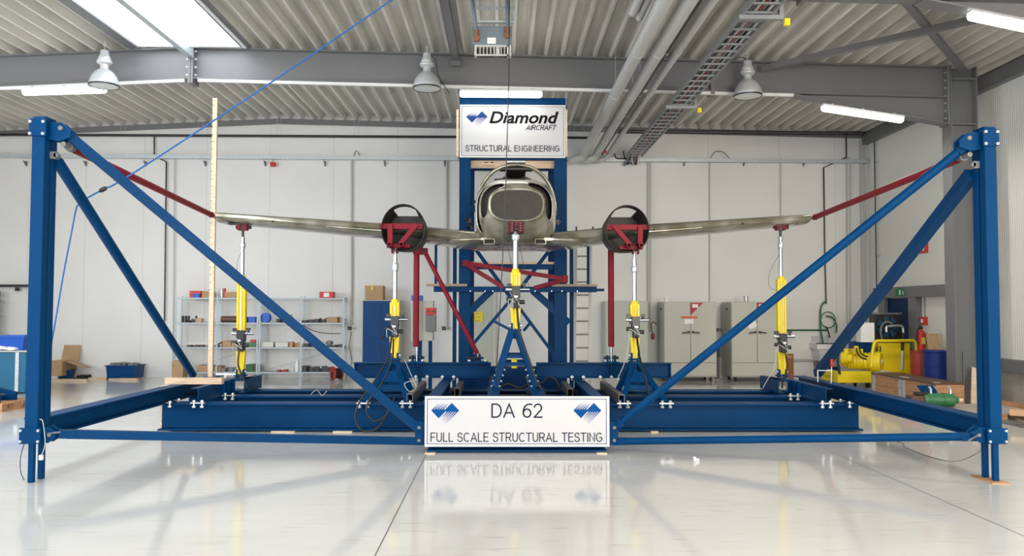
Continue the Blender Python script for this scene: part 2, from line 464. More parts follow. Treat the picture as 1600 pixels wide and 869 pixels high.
# eaves angle along the top of the back wall
e = MB()
for xa, xb in ((XL, ridge.x), (ridge.x, XR)):
    za, zb = roof_z(xa), roof_z(xb)
    e.prism([(xa, za - .13), (xb, zb - .13), (xb, zb - .002), (xa, za - .002)], (0, YW - .07, 0), X, Z, V((0, .065, 0)))
struct(e.build('trim_1', 'greysteel', smooth=0))

# right wall (ribbed panels on a concrete plinth), left wall, front wall with openings for the daylight
zr = roof_z(XR)
struct(MB().box2((XR, YF, .62), (XR + .2, YW + .2, zr + .17)).build('wall_right', 'ribwall', smooth=0))
struct(MB().box2((XR - .03, YF, 0), (XR + .2, YW, .60)).build('baseboard_right', 'concrete', smooth=0))
zl = roof_z(XL)
wl = MB()
wl.box2((XL - .2, YF, 0), (XL, YW, 2.0)); wl.box2((XL - .2, YF, 4.8), (XL, YW, zl + .17)); wl.box2((XL - .2, 11.2, 2.0), (XL, YW, 4.8)); wl.box2((XL - .2, YF, 2.0), (XL, -1.2, 4.8))
struct(wl.build('wall_left', 'wall', smooth=0))
wf = MB()
wf.box2((XL, YF - .2, 5.1), (XR, YF, 6.3)); wf.box2((XL, YF - .2, 0), (-9.2, YF, 5.1)); wf.box2((3.2, YF - .2, 0), (XR, YF, 5.1)); wf.box2((-9.2, YF - .2, 0), (3.2, YF, .7))
struct(wf.build('wall_front', 'wall', smooth=0))

# roof deck: trapezoidal sheet with ribs running in depth; the ridge skylight leaves its hole
SKX0, SKX1 = ridge.x - .98, ridge.x + .96
SKY0, SKY1 = 2.0, 14.2
def deck(x0, x1, ya, yb, mbx):
    n = int(round((x1 - x0) / PITCH))
    prof = []
    for i in range(n):
        b = x0 + i * PITCH
        prof += [(b, .15), (b + .030, .15), (b + .036, .142), (b + .048, .142), (b + .054, .15), (b + .075, .15), (b + .118, .0), (b + .160, .0), (b + .203, .15), (b + .226, .15), (b + .232, .142), (b + .244, .142), (b + .250, .15)]
    prof.append((x0 + n * PITCH, .15))
    A = [mbx.bm.verts.new((x, ya, roof_z(x) + z + .004)) for x, z in prof]
    B = [mbx.bm.verts.new((x, yb, roof_z(x) + z + .004)) for x, z in prof]
    for i in range(len(A) - 1): mbx.bm.faces.new((A[i], B[i], B[i + 1], A[i + 1]))
d = MB()
nL = int((SKX0 - XL) / PITCH) + 1; nR = int((XR - SKX1) / PITCH) + 1
deck(SKX0 - nL * PITCH, SKX0, YF, YW + .1, d); deck(SKX1, SKX1 + nR * PITCH, YF, YW + .1, d)
deck(SKX0, SKX1, SKY1, YW + .1, d); deck(SKX0, SKX1, YF, SKY0, d)
struct(d.build('ceiling', 'sheet', smooth=0))
struct(MB().box2((XL - .3, YF - .3, ridge.z + .75), (XR + .3, YW + .3, ridge.z + .85)).build('ceiling_cover', 'greysteel', smooth=0))
# skylight: lined curb and glowing pane
cz0, cz1 = ridge.z - .02, ridge.z + .62
c = MB()
c.box2((SKX0 - .06, SKY0, cz0 - .03), (SKX0, SKY1, cz1)); c.box2((SKX1, SKY0, cz0 - .03), (SKX1 + .06, SKY1, cz1))
c.box2((SKX0, SKY1, cz0), (SKX1, SKY1 + .06, cz1)); c.box2((SKX0, SKY0 - .06, cz0), (SKX1, SKY0, cz1))
sk = struct(c.build('window_1', 'curb', smooth=0))
g = MB(); g.box2((SKX0, SKY0, cz1 - .03), (SKX1, SKY1, cz1)); struct(g.build('window_pane', 'sky', sk, smooth=0))
g = MB()
for k in range(5): g.box((ridge.x, SKY0 + (k + .8) * 2.45, cz1 - .05), (SKX1 - SKX0, .03, .04))
struct(g.build('window_bar', 'white', sk, smooth=0))
# grey flashing around the hole
g = MB()
for x in (SKX0 - .05, SKX1 + .05): g.box2((x - .11, SKY0, roof_z(x) - .004), (x + .11, SKY1, roof_z(x) + .03))
struct(g.build('window_flashing', 'greysteel', sk, smooth=0))

# rafters: I-section following the roof, haunch towards the right column
XC0, XC1 = at(1481, 300, YR).x, at(1523, 300, YR).x
HD = .58
def rafter(Yr, name):
    b = MB(); hw, t = .12, .022
    for xa, xb in ((XL, ridge.x), (ridge.x, XC0)):
        za, zb = roof_z(xa), roof_z(xb)
        b.prism([(xa, za - t), (xb, zb - t), (xb, zb), (xa, za)], (0, Yr - hw, 0), X, Z, V((0, 2 * hw, 0)))
        b.prism([(xa, za - HD), (xb, zb - HD), (xb, zb - HD + t), (xa, za - HD + t)], (0, Yr - hw, 0), X, Z, V((0, 2 * hw, 0)))
        b.prism([(xa, za - HD + t), (xb, zb - HD + t), (xb, zb - t), (xa, za - t)], (0, Yr - .008, 0), X, Z, V((0, .016, 0)))
    xh = XC0 - 2.85; z0 = roof_z(xh) - HD; z1 = roof_z(XC0) - HD - .47
    b.prism([(xh, z0 - t), (XC0, z1 - t), (XC0, z1), (xh, z0)], (0, Yr - hw, 0), X, Z, V((0, 2 * hw, 0)))
    b.prism([(xh, z0), (XC0, z1), (XC0, roof_z(XC0) - HD)], (0, Yr - .008, 0), X, Z, V((0, .016, 0)))
    o = struct(b.build(name, 'greysteel', smooth=0))
    # splice plates and bolts at the ridge
    s = MB(); s.box2((ridge.x - .045, Yr - .15, ridge.z - HD - .09), (ridge.x - .004, Yr + .15, ridge.z + .0)); s.box2((ridge.x + .004, Yr - .15, ridge.z - HD - .09), (ridge.x + .045, Yr + .15, ridge.z))
    xq = XC0
    s.box2((xq - .05, Yr - .15, roof_z(xq) - HD - .5), (xq - .01, Yr + .15, roof_z(xq)))
    xs = at(1112, 300, YR).x
    s.box2((xs - .035, Yr - .14, roof_z(xs) - HD - .05), (xs + .035, Yr + .14, roof_z(xs) - HD + .26))
    struct(s.build('splice_plate', 'greysteel', o, smooth=0))
    n = MB()
    for k in range(4):
        for sx in (-.075, .075):
            n.cyl((ridge.x + sx - .02, Yr - .09, ridge.z - .08 - k * .145), (ridge.x + sx + .02, Yr - .09, ridge.z - .08 - k * .145), .02, seg=6)
    for k in range(7):
        n.cyl((xq - .08, Yr - .09, roof_z(xq) - .12 - k * .14), (xq - .04, Yr - .09, roof_z(xq) - .12 - k * .14), .018, seg=6)
    struct(n.build('bolts', 'zinc', o, smooth=0))
    return o
rafter(YR, 'roof_beam')
rafter(9.92, 'roof_beam_near')
def column(Yc, name):
    b = MB(); zt = roof_z((XC0 + XC1) / 2) - .01
    b.box2((XC0, Yc - .15, 0), (XC0 + .022, Yc + .15, zt)); b.box2((XC1 - .022, Yc - .15, 0), (XC1, Yc + .15, zt))
    b.box2((XC0 + .022, Yc - .008, 0), (XC1 - .022, Yc + .008, zt))
    for z in (roof_z(XC0) - HD - .49, roof_z(XC0) - .24): b.box2((XC0 + .022, Yc - .14, z - .012), (XC1 - .022, Yc + .14, z + .012))
    return struct(b.build(name, 'greysteel', smooth=0))
column(YR, 'column_right'); column(9.92, 'column_near')
# conduit up the column, eaves beam on the right wall, rails on the right wall
struct(MB().tube([(XC0 + .21, YR - .03, .0), (XC0 + .21, YR - .03, .95)], .016).build('trim_6', 'greysteel', smooth=30))
struct(MB().box2((XR - .14, 8.0, roof_z(XR) - .30), (XR, YW, roof_z(XR) - .04)).build('trim_2', 'greysteel', smooth=0))
zrail = at(1420, 457, 18.2).z
rr = MB().box2((XR - .16, YR + .2, zrail - .12), (XR - .001, YW - .55, zrail + .12)); rr.box2((XR - .16, YF, .60), (XR - .001, YR + .1, .82))
struct(rr.build('trim_3', 'greysteel', smooth=0))
# ridge strut, purlin strut and roof bracing
struct(MB().box2((ridge.x - .055, 2.0, ridge.z - .21), (ridge.x + .055, YR - .14, ridge.z - .09)).build('ridge_beam', 'galv', smooth=0))
xp = at(712, 93, YR - .1).x
mb = MB().box2((xp - .06, 2.0, roof_z(xp) - .15), (xp + .06, YR - .125, roof_z(xp) - .004)); mb.box2((xp - .09, YR - .16, roof_z(xp) - .24), (xp + .09, YR - .121, roof_z(xp) - .1))
struct(mb.build('purlin_beam', 'greysteel', smooth=0))
P1, P2 = at(1192, 99, 14.2), at(1506, 111, 14.2)
struct(MB().bar(P2, (P1.x, 9.95, P2.z + .12), .11, .07).build('brace_beam', 'greysteel', smooth=0))
struct(MB().bar(P1 - V((0, 0, .10)), (P2.x, 9.95, P2.z - .07), .10, .10).build('brace_beam_cross', 'greysteel', smooth=0))

# blue door and its frame in the right wall
dd = [atx(1391, 470, XR), atx(1427, 470, XR)]
ya, yb = max(p.y for p in dd), min(p.y for p in dd)
fr = MB(); zt = zrail - .12
for y in (ya + .16, yb - .20): fr.box2((XR - .14, y - .16, 0), (XR - .001, y + .16, zt))
dfr = struct(fr.build('door_1', 'greysteel', smooth=0))
struct(MB().box2((XR - .06, yb - .04, 0), (XR - .032, ya + .01, zt - .02)).build('door_leaf', 'blue2', dfr, smooth=0))
struct(MB().box2((XR - .075, yb + .03, zt - .3), (XR - .06, ya - .06, zt - .27)).build('door_closer', 'blue2', dfr, smooth=0))
# pale grey door in the back wall behind the tower
dl, dr_ = at(723, 470, YW).x, at(771, 470, YW).x
zt = at(747, 459, YW).z
o = struct(MB().box2((dl, YW - .05, 0), (dr_, YW - .004, zt)).build('door_2', 'cab', smooth=0))
struct(MB().box2((dl - .06, YW - .06, 0), (dl, YW - .004, zt + .06)).box2((dr_, YW - .06, 0), (dr_ + .06, YW - .004, zt + .06)).box2((dl, YW - .06, zt), (dr_, YW - .004, zt + .06)).build('door_frame', 'offwhite', o, smooth=0))
# ---------------------------------------------------------------- test rig: floor beams
BX0, BX1 = at(246, 650, 11.06).x, at(1349, 650, 11.06).x
ZB, ZO = 0.39, 0.60                        # tops of the floor beams and of the beams lying across them
def hex_bolt(mb, p, axis, r=.016, L=.03):
    p = V(p); a = V(axis).normalized(); mb.cyl(p, p + a * L, r, seg=6); return mb
for yc, lab, nm in ((11.21, 'long blue steel floor beam in front, with the lower sign before its middle', 'floor_girder'),
                    (12.15, 'long blue steel floor beam in the middle of the test rig base', 'floor_girder'),
                    (12.97, 'long blue steel floor beam at the back of the test rig base', 'floor_girder')):
    t = thing(nm, lab, 'steel beam', ((BX0 + BX1) / 2, yc, 0), 'long floor beams of the test rig')
    MB().ibeam((BX0, yc, .205), (BX1, yc, .205), .30, .37, .022, .014).build('girder', 'blue', t, bevel=.003)
    s = MB()
    for x in (-1.0, -.28, .3, 1.0): s.box2((x - .008, yc - .14, .045), (x + .008, yc + .14, .365))
    s.build('web_stiffener', 'blue', t, smooth=0)
k = 0
for px, w, lab in ((257, .12, 'small timber shim under the left end of the front floor beam'), (443, .32, 'timber shim under the front floor beam, left of the hanging hoses'), (536, .26, 'timber shim under the front floor beam, below the hanging black hoses'), (1022, .10, 'small timber shim under the front floor beam, right of the lower sign')):
    x = at(px, 672, 11.06).x
    tag(MB().box((x, 11.14, .0098), (w, .26, .0195)).build('timber_shim', 'wood', smooth=0), lab, 'timber', 'timber shims under the floor beam')

# ---------------------------------------------------------------- corner posts with gusset plates
def post(side, pxs):
    """pxs: pixel x of the two edges of the front face at y=650 (front plane Y=7.86)"""
    xa, xb = sorted((at(pxs[0], 650, 7.86).x, at(pxs[1], 650, 7.86).x)); xm = (xa + xb) / 2; hw = (xb - xa) / 2
    zt = at(75 if side < 0 else 1545, 183 if side < 0 else 199, 7.86).z
    t = thing('rig_post', 'tall blue steel post on two square feet, at the %s end of the test rig' % ('left' if side < 0 else 'right'), 'steel post', (xm, 7.96, 0), 'end posts of the test rig')
    z0 = .40; dp = .225; y0 = 7.86; inn = -side
    c = MB()
    for yb in (y0, y0 + .125): c.box2((xm - hw, yb, z0), (xm + hw, yb + .10, zt))
    c.box2((xm - hw + .02, y0 + .09, z0), (xm + hw - .02, y0 + .13, zt))
    c.build('column', 'blue', t, bevel=.006)
    for k, yb in ((0, y0 + .008), (1, y0 + .172)):
        MB().box2((xm - .028, yb, 0.012 if side > 0 else 0.0), (xm + .024, yb + .05, z0 + .05)).build('leg', 'blue', t, bevel=.006)
    # head: cap block, front and side gussets
    h = MB(); h.box2((xm - .06, y0 + .02, zt), (xm + .06, y0 + .2, zt + .012)); 
    h.box2((xm - hw - .022, y0 - .018, zt - .19), (xm + hw + .02, y0 - .002, zt - .02))
    h.box2((xm - hw - .022, y0 + dp + .002, zt - .19), (xm + hw + .02, y0 + dp + .018, zt - .02))
    poly = [(0, 0), (0, .17), (.13, .17), (.22, .09), (.22, .02), (.10, -.02)]
    for yy in (y0 + .055, y0 + .15): h.prism([(inn * a, b) for a, b in poly], (xm + inn * hw, yy, zt - .21), X, Z, V((0, .016, 0)))
    h.build('head_plate', 'blue', t, bevel=.003)
    g = MB()
    g.box2((xm - hw - .04, y0 - .018, z0 - .02), (xm + hw + .04, y0 - .002, z0 + .135)); g.box2((xm - hw - .04, y0 + dp + .002, z0 - .02), (xm + hw + .04, y0 + dp + .018, z0 + .135))
    poly = [(0, 0), (0, .155), (.07, .155), (.15, .11), (.15, .05), (.08, 0)]
    for yy in (y0 + .04, y0 + .14): g.prism([(inn * a, b) for a, b in poly], (xm + inn * hw, yy, z0 - .02), X, Z, V((0, .016, 0)))
    g.build('foot_plate', 'blue', t, bevel=.003)
    b = MB()
    for zz in (zt - .17, zt - .05):
        for xx in (xm - hw - .004, xm + hw - .004): hex_bolt(b, (xx, y0 - .018, zz), (0, -1, 0), .015, .018)
    for zz in (z0 + .005, z0 + .11):
        for xx in (xm - hw - .022, xm + hw + .02): hex_bolt(b, (xx, y0 - .018, zz), (0, -1, 0), .013, .014)
    b.build('bolts', 'galv', t)
    p = MB(); p.cyl((xm + inn * (hw + .13), y0 + .03, zt - .10), (xm + inn * (hw + .13), y0 + .19, zt - .10), .022)
    p.cyl((xm + inn * (hw + .10), y0 + .02, z0 + .06), (xm + inn * (hw + .10), y0 + .18, z0 + .06), .018)
    p.build('pin', 'greysteel', t)
    k = MB(); zz = zt - .36; k.box((xm + inn * (hw + .03), y0 + .12, zz), (.06, .06, .07)); k.cyl((xm + inn * (hw + .06), y0 + .09, zz), (xm + inn * (hw + .06), y0 + .15, zz), .024)
    k.build('red_tube_clevis', 'greysteel', t)
    return xm, hw, zt
LX, LH, LZ = post(-1, (38.5, 59))
RX, RH, RZ = post(1, (1547.5, 1566))
tag(MB().box((RX - .01, 7.98, .006), (.17, .36, .012)).build('timber_plate', 'woodd', smooth=0), 'thin wooden plate under the two feet of the right post', 'timber')

# ---------------------------------------------------------------- beams across the floor beams
for sx, xb in ((-1, -4.86), (1, 4.80)):
    t = thing('outrigger_beam', 'blue steel beam from the %s post back across the floor beams' % ('left' if sx < 0 else 'right'), 'steel beam', (xb, 10.6, ZB), 'side beams of the test rig')
    MB().ibeam((xb, 8.10, .495), (xb, 13.3, .495), .20, .209, .018, .012).build('girder', 'blue', t, bevel=.003)
    b = MB()
    for yy in (11.06, 11.36):
        for dx in (-.14, .14):
            b.cyl((xb + dx, yy - .02, .345), (xb + dx, yy - .02, .43), .011, seg=8); b.cyl((xb + dx, yy - .02, .345), (xb + dx, yy - .02, .366), .024, seg=6); b.cyl((xb + dx, yy - .02, .412), (xb + dx, yy - .02, .43), .022, seg=6)
            b.box((xb + dx * .9, yy - .02, .406), (.09, .05, .012))
    b.build('clamp', 'bolt', t)
def flange_clamp(mb, x, y):
    for dx in (-.055, .055):
        mb.cyl((x + dx, y, .338), (x + dx, y, .44), .011, seg=8); mb.cyl((x + dx, y, .338), (x + dx, y, .364), .025, seg=6); mb.cyl((x + dx, y, .415), (x + dx, y, .435), .022, seg=6)
    mb.box((x, y, .402), (.19, .06, .014))
for sx in (-1, 1):
    xi = sx * 4.35; side = 'left' if sx < 0 else 'right'
    t = thing('channel_beam', 'short blue channel beam under the %s wing-tip actuator' % side, 'steel beam', (xi, 12.2, ZB), 'short beams under the wing-tip actuators')
    c = MB(); o = sx
    for ya, yb, xx in ((11.08, 12.52, xi), (12.42, 13.3, xi - sx * .2)):
        c.box2((xx - .006, ya, ZB + .001), (xx + .006, yb, ZO)); c.box2((min(xx, xx + o * .1), ya, ZO - .014), (max(xx, xx + o * .1), yb, ZO)); c.box2((min(xx, xx + o * .1), ya, ZB + .001), (max(xx, xx + o * .1), yb, ZB + .016))
    c.box2((min(xi + sx * .1, xi - sx * .2), 12.5, ZO - .03), (max(xi + sx * .1, xi - sx * .2), 12.95, ZO))
    c.build('channel', 'blue', t, bevel=.002)
    s = MB()
    for yy in (12.0, 12.2, 12.45): s.box2((min(xi - sx * .05, xi), yy - .006, ZB + .01), (max(xi - sx * .05, xi), yy + .006, ZO - .01))
    s.build('stiffener', 'blue', t, smooth=0)
    b = MB(); flange_clamp(b, xi - sx * .01, 11.05); flange_clamp(b, xi - sx * .11, 12.0); b.build('clamp', 'bolt', t)

# long beams running to the front outrigger, and the open box sections beside them
YS = 9.44                                   # plane of the lower sign
for x, w, ya, yb, lab in ((-1.02, .16, 9.5, 13.2, 'blue beam running back from the lower sign, under the left crossbeam'), (1.04, .16, 9.5, 13.2, 'blue beam running back from the lower sign, under the right crossbeam'),
                          (-.275, .15, 9.5, 13.2, 'blue beam under the left leg of the nose trestle'), (.305, .17, 9.5, 13.2, 'blue beam under the right leg of the nose trestle')):
    tag(MB().ibeam((x, ya, (ZB + ZO) / 2 + .0005), (x, yb, (ZB + ZO) / 2 + .0005), w, ZO - ZB - .001, .016, .012).build('long_beam', 'blue', bevel=.003), lab, 'steel beam', 'beams running back from the lower sign')
def rhs(mb, a, b, w, h, tk=.008):
    a, b = V(a), V(b)
    mb.bar(a + X * (w / 2 - tk / 2), b + X * (w / 2 - tk / 2), tk, h); mb.bar(a - X * (w / 2 - tk / 2), b - X * (w / 2 - tk / 2), tk, h)
    mb.bar(a + Z * (h / 2 - tk / 2), b + Z * (h / 2 - tk / 2), w - 2 * tk, tk); mb.bar(a - Z * (h / 2 - tk / 2), b - Z * (h / 2 - tk / 2), w - 2 * tk, tk); return mb
for x, y0, lab in ((-1.44, 11.1, 'open steel box section end beside the left inboard trestle'), (-.83, 11.9, 'open steel box section beside the left blue beam, near the nose trestle'),
                   (.85, 11.85, 'open steel box section beside the right blue beam, near the nose trestle'), (1.49, 11.02, 'open steel box section end beside the right inboard trestle')):
    tag(rhs(MB(), (x, y0, ZB + .066), (x, 13.1, ZB + .066), .085, .13).build('box_section', 'greysteel', smooth=0), lab, 'steel tube', 'box sections lying across the floor beams')

# crossbeams carrying the red struts
YC = 12.72
for pa, pb, lab in ((552, 767, 'blue crossbeam left of the nose trestle, carrying the left red struts'), (838, 1050, 'blue crossbeam right of the nose trestle, carrying the right red strut')):
    a, b = at(pa, 577, YC), at(pb, 577, YC)
    t = thing('crossbeam', lab, 'steel beam', ((a.x + b.x) / 2, YC + .1, ZO), 'crossbeams on the rig base')
    MB().ibeam((a.x, YC + .1, ZO + .121), (b.x, YC + .1, ZO + .121), .20, .24, .016, .012).build('girder', 'blue', t, bevel=.003)
    s = MB(); xs = [a.x + .02, b.x - .02, at(652 if pa < 700 else 955, 577, YC).x]
    for x in xs: s.box2((x - .008, YC + .004, ZO + .016), (x + .008, YC + .196, ZO + .226))
    s.build('web_stiffener', 'blue', t, smooth=0)
    k = MB()
    for x in ([-1.02, -1.44] if pa < 700 else [1.04, 1.49]):
        for dx in (-.09, .09):
            k.cyl((x + dx, YC - .02, ZO - .03), (x + dx, YC - .02, ZO + .05), .012, seg=8); k.cyl((x + dx, YC - .02, ZO + .018), (x + dx, YC - .02, ZO + .04), .022, seg=6); k.box((x + dx, YC, ZO + .022), (.05, .09, .012))
    k.build('clamp', 'bolt', t)

# ---------------------------------------------------------------- lower sign and its box
xs0, xs1 = at(664, 700, YS).x, at(951, 700, YS).x
t = thing('front_outrigger', 'blue steel beam on the floor behind the lower white sign', 'steel beam', ((xs0 + xs1) / 2, YS + .2, 0))
MB().ibeam((xs0 + .02, YS + .19, .20), (xs1 - .02, YS + .19, .20), .30, .375, .022, .014).build('girder', 'blue', t, bevel=.003)
e = MB()
for sx, xe in ((-1, xs0), (1, xs1)):
    e.box2((xe - .02, YS + .06, .09), (xe + .02, YS + .34, .56)); 
    e.box2((min(xe, xe + sx * .13), YS + .10, .08), (max(xe, xe + sx * .13), YS + .115, .36)); e.box2((min(xe, xe + sx * .13), YS + .20, .08), (max(xe, xe + sx * .13), YS + .215, .36))
e.build('end_plate', 'blue', t, bevel=.003)
b = MB()
for sx, xe in ((-1, xs0), (1, xs1)):
    for zz in (.14, .29): b.cyl((xe + sx * .08, YS + .08, zz), (xe + sx * .08, YS + .235, zz), .02)
b.build('pin', 'greysteel', t)
for px in (672, 940):
    x = at(px, 706, YS).x
    tag(MB().box((x, YS + .06, .006), (.12, .20, .0115)).build('timber_shim', 'wood', smooth=0), 'small wooden shim under the %s end of the beam below the lower sign' % ('left' if px < 800 else 'right'), 'timber', 'wooden shims under the lower sign')
LOGO = [(0, .27), (.267, .545), (.50, .31), (.96, .31), (1, .27), (.733, 0), (.50, .235), (.035, .235)]
def logo(mb, a, b, y):
    """streaked double arrow between upper-left a and right tip b"""
    W = b.x - a.x
    def P(u, v): return V((a.x + u * W, y, a.z - v * W))
    def tri(pts):
        vs = [P(*p) for p in pts]; A = [mb.bm.verts.new(v) for v in vs]; B = [mb.bm.verts.new(v + V((0, .004, 0))) for v in vs]
        mb.bm.faces.new(A); mb.bm.faces.new(B[::-1]); n = len(A)
        for i in range(n): mb.bm.faces.new((A[i], A[(i + 1) % n], B[(i + 1) % n], B[i]))
    tri([LOGO[0], LOGO[1], LOGO[2], LOGO[6], LOGO[7]]); tri([LOGO[2], LOGO[3], LOGO[4], LOGO[5], LOGO[6]])
    for i in range(5):
        xb = .035 + i * .088; tri([(xb, .236), (xb + .058, .236), (xb + .235, .01)])
        xr = .96 - i * .088; L = .43 - i * .045; tri([(xr, .309), (xr - .058, .309), (xr - .01 - L, .31 + L)])
t = thing('rig_sign', 'wide white sign with two blue logos and dark lettering low in front of the rig', 'sign', ((xs0 + xs1) / 2, YS, .07))
A, B = at(663.5, 698, YS), at(952, 619.5, YS)
MB().box2((A.x, YS, A.z), (B.x, YS + .03, B.z)).build('board', 'signw', t, bevel=.003)
r = MB(); q = .022
r.box2((A.x, YS - .006, A.z), (B.x, YS - .0005, A.z + q)); r.box2((A.x, YS - .006, B.z - q), (B.x, YS - .0005, B.z)); r.box2((A.x, YS - .006, A.z + q), (A.x + q, YS - .0005, B.z - q)); r.box2((B.x - q, YS - .006, A.z + q), (B.x, YS - .0005, B.z - q))
r.build('rim', 'signf', t)
def frame_lines(mb, a, b, y, w):
    mb.box2((a.x, y, a.z), (b.x, y + .003, a.z + w)); mb.box2((a.x, y, b.z - w), (b.x, y + .003, b.z)); mb.box2((a.x, y, a.z), (a.x + w, y + .003, b.z)); mb.box2((b.x - w, y, a.z), (b.x, y + .003, b.z))
r = MB(); frame_lines(r, at(667, 694, YS), at(947.5, 623.5, YS), YS - .004, .005); r.build('border_line', 'logob2', t)
stroke_text('DA 62', 'lettering', 'navy', t, at(768, 653, YS), at(847, 630.5, YS), YS - .001, .098)
stroke_text('FULL SCALE STRUCTURAL TESTING', 'lettering', 'navy', t, at(673, 690.5, YS), at(941, 676, YS), YS - .001, .098)
for pa, pb in ((674, 717.5), (896, 939.5)):
    l = MB(); logo(l, at(pa, 629.7, YS), at(pb, 640, YS), YS - .004); l.build('logo', 'logob', t, split=False)

# ---------------------------------------------------------------- blue struts of the rig
def strut(name, lab, cat, a, b, w, m, square, group, ends=.0, eyes=True, up=Z):
    a, b = V(a), V(b); d = (b - a).normalized()
    t = thing(name, lab, cat, (a + b) / 2, group)
    mb = MB()
    if square: mb.bar(a + d * .10, b - d * .10, w, w, up)
    else: mb.cyl(a + d * .10, b - d * .10, w / 2, seg=20)
    mb.build('tube', m, t, bevel=.004 if square else 0)
    if eyes:
        for p, s in ((a, 1), (b, -1)):
            e = MB(); e.bar(p + d * (.02 * s), p + d * (.17 * s), w * 1.12, w * .95); e.build('end_fitting', m, t, bevel=.004)
    return t
G = 'blue struts of the test rig'
strut('brace_tube', 'long square blue strut slanting from the left post head down to the lower sign', 'steel strut', at(90, 197, 7.97), at(657, 673, YS + .16), .095, 'blue', True, G)
strut('brace_tube', 'long round blue strut slanting from the right post head down to the lower sign', 'steel strut', at(1519, 220, 7.97), at(957, 671, YS + .16), .092, 'blue', False, G)
strut('brace_tube', 'blue strut slanting from under the left post head back to the timber blocks', 'steel strut', at(84, 243, 8.0), (-4.915, 12.42, ZO + .03), .115, 'blue', False, G, eyes=False)
strut('brace_tube', 'blue strut slanting from under the right post head back behind the red screw clamp', 'steel strut', at(1526, 262, 8.0), (4.82, 12.65, ZO + .045), .115, 'blue', True, G, eyes=False)
strut('tie_tube', 'low square blue tie near the floor from the left post to the lower sign', 'steel strut', at(88, 678, 7.97), at(658, 689.5, YS + .16), .085, 'blue', True, G)
strut('tie_tube', 'low round blue tie near the floor from the right post to the lower sign', 'steel strut', at(1532, 682, 7.97), at(956, 690, YS + .16), .085, 'blue', False, G)
G = 'red struts from the post heads to the wing tips'
for side, a, b in (('left', at(105, 228, 8.0), at(334, 337.5, 12.55)), ('right', at(1509, 244, 8.0), at(1270, 341, 12.55))):
    d = (b - a).normalized(); t = thing('wing_tip_strut', 'long red tube from the %s post head to the %s wing tip' % (side, side), 'steel strut', (a + b) / 2, G)
    MB().cyl(a + d * .15, b - d * .12, .042, seg=16).build('tube', 'red', t)
    MB().cyl(b - d * .13, b, .05, .028, seg=12).build('tip_fitting', 'red', t)
    MB().cyl(a - d * .08, a + d * .15, .026, seg=10).cyl(a + d * .03, a + d * .09, .045, seg=10).build('load_cell', 'greysteel', t)

# ---------------------------------------------------------------- tower with the upper sign
YT = 14.62
tx0, tx1 = at(717, 400, YT).x, at(735, 400, YT).x; tx2, tx3 = at(866, 400, YT).x, at(886, 400, YT).x
ztop = at(800, 153.5, YT).z
t = thing('test_tower', 'tall blue steel tower with cross braces behind the aircraft fuselage', 'steel tower', ((tx0 + tx3) / 2, YT + 1, 0))
for xa, xb in ((tx0, tx1), (tx2, tx3)):
    xm = (xa + xb) / 2
    MB().ibeam((xm, YT + .1, .0), (xm, YT + .1, ztop), xb - xa, .20, .016, .012, up=Yv).build('column', 'blue', t, bevel=.003)
    MB().ibeam((xm, YT + 1.9, .0), (xm, YT + 1.9, ztop - .2), xb - xa, .20, .016, .012, up=Yv).build('column', 'blue2', t, bevel=.003)
for px in (710.5, 893):
    x = at(px, 450, YT + .35).x
    MB().box2((x - .035, YT + .32, 0), (x + .035, YT + .39, at(px, 378, YT + .35).z)).build('side_post', 'blue', t, bevel=.003)
def beam_px(name, pa, pb, Y, w, h, m='blue', par=None, n=True):
    a, b = at(pa[0], pa[1], Y), at(pb[0], pb[1], Y)
    return MB().bar(a, b, w, h, up=Yv if abs(a.x - b.x) < .05 else Z).build(name, m, par, bevel=.002)
xL, xR = (tx0 + tx1) / 2, (tx2 + tx3) / 2
MB().box2((tx0 - .0, YT + .02, ztop), (tx3, YT + .18, ztop + .012)).box2((tx0 + .02, YT + .03, ztop - .16), (tx3 - .02, YT + .17, ztop)).build('head_beam', 'blue', t, bevel=.002)
for name, ya, yb, Y in (('cross_beam', 247, 250.5, YT + .12), ('cross_beam', 263, 267, YT + 1.9), ('cross_beam', 413, 421, YT + .12)):
    z0, z1 = at(800, yb, Y).z, at(800, ya, Y).z
    MB().box2((xL, Y - .05, z0), (xR, Y + .05, z1)).build(name, 'blue', t, bevel=.002)
for pa, pb, Y, w in (((742, 388), (797, 464), YT + .1, .07), ((861, 388), (812, 452), YT + .1, .07),
                     ((797, 470), (727, 552), YT + .06, .06), ((812, 482), (868, 557), YT + .06, .06),
                     ((790, 247), (868, 335), YT + 1.7, .09), ((822, 247), (738, 330), YT + 1.6, .09),
                     ((722, 333), (742, 313), YT + .1, .07), ((864, 330), (880, 345), YT + .1, .07)):
    beam_px('diagonal_brace', pa, pb, Y, w, w, 'blue', t)
for pa, pb in (((722, 498), (768, 454)), ((889, 505), (832, 454))):
    beam_px('knee_brace', pa, pb, YT + .06, .10, .13, 'blue', t)
for px in (745, 869):
    MB().box((at(px, 552, YT + .04).x, YT + .03, at(px, 560, YT).z), (.14, .05, .16)).build('gusset_plate', 'blue2', t)
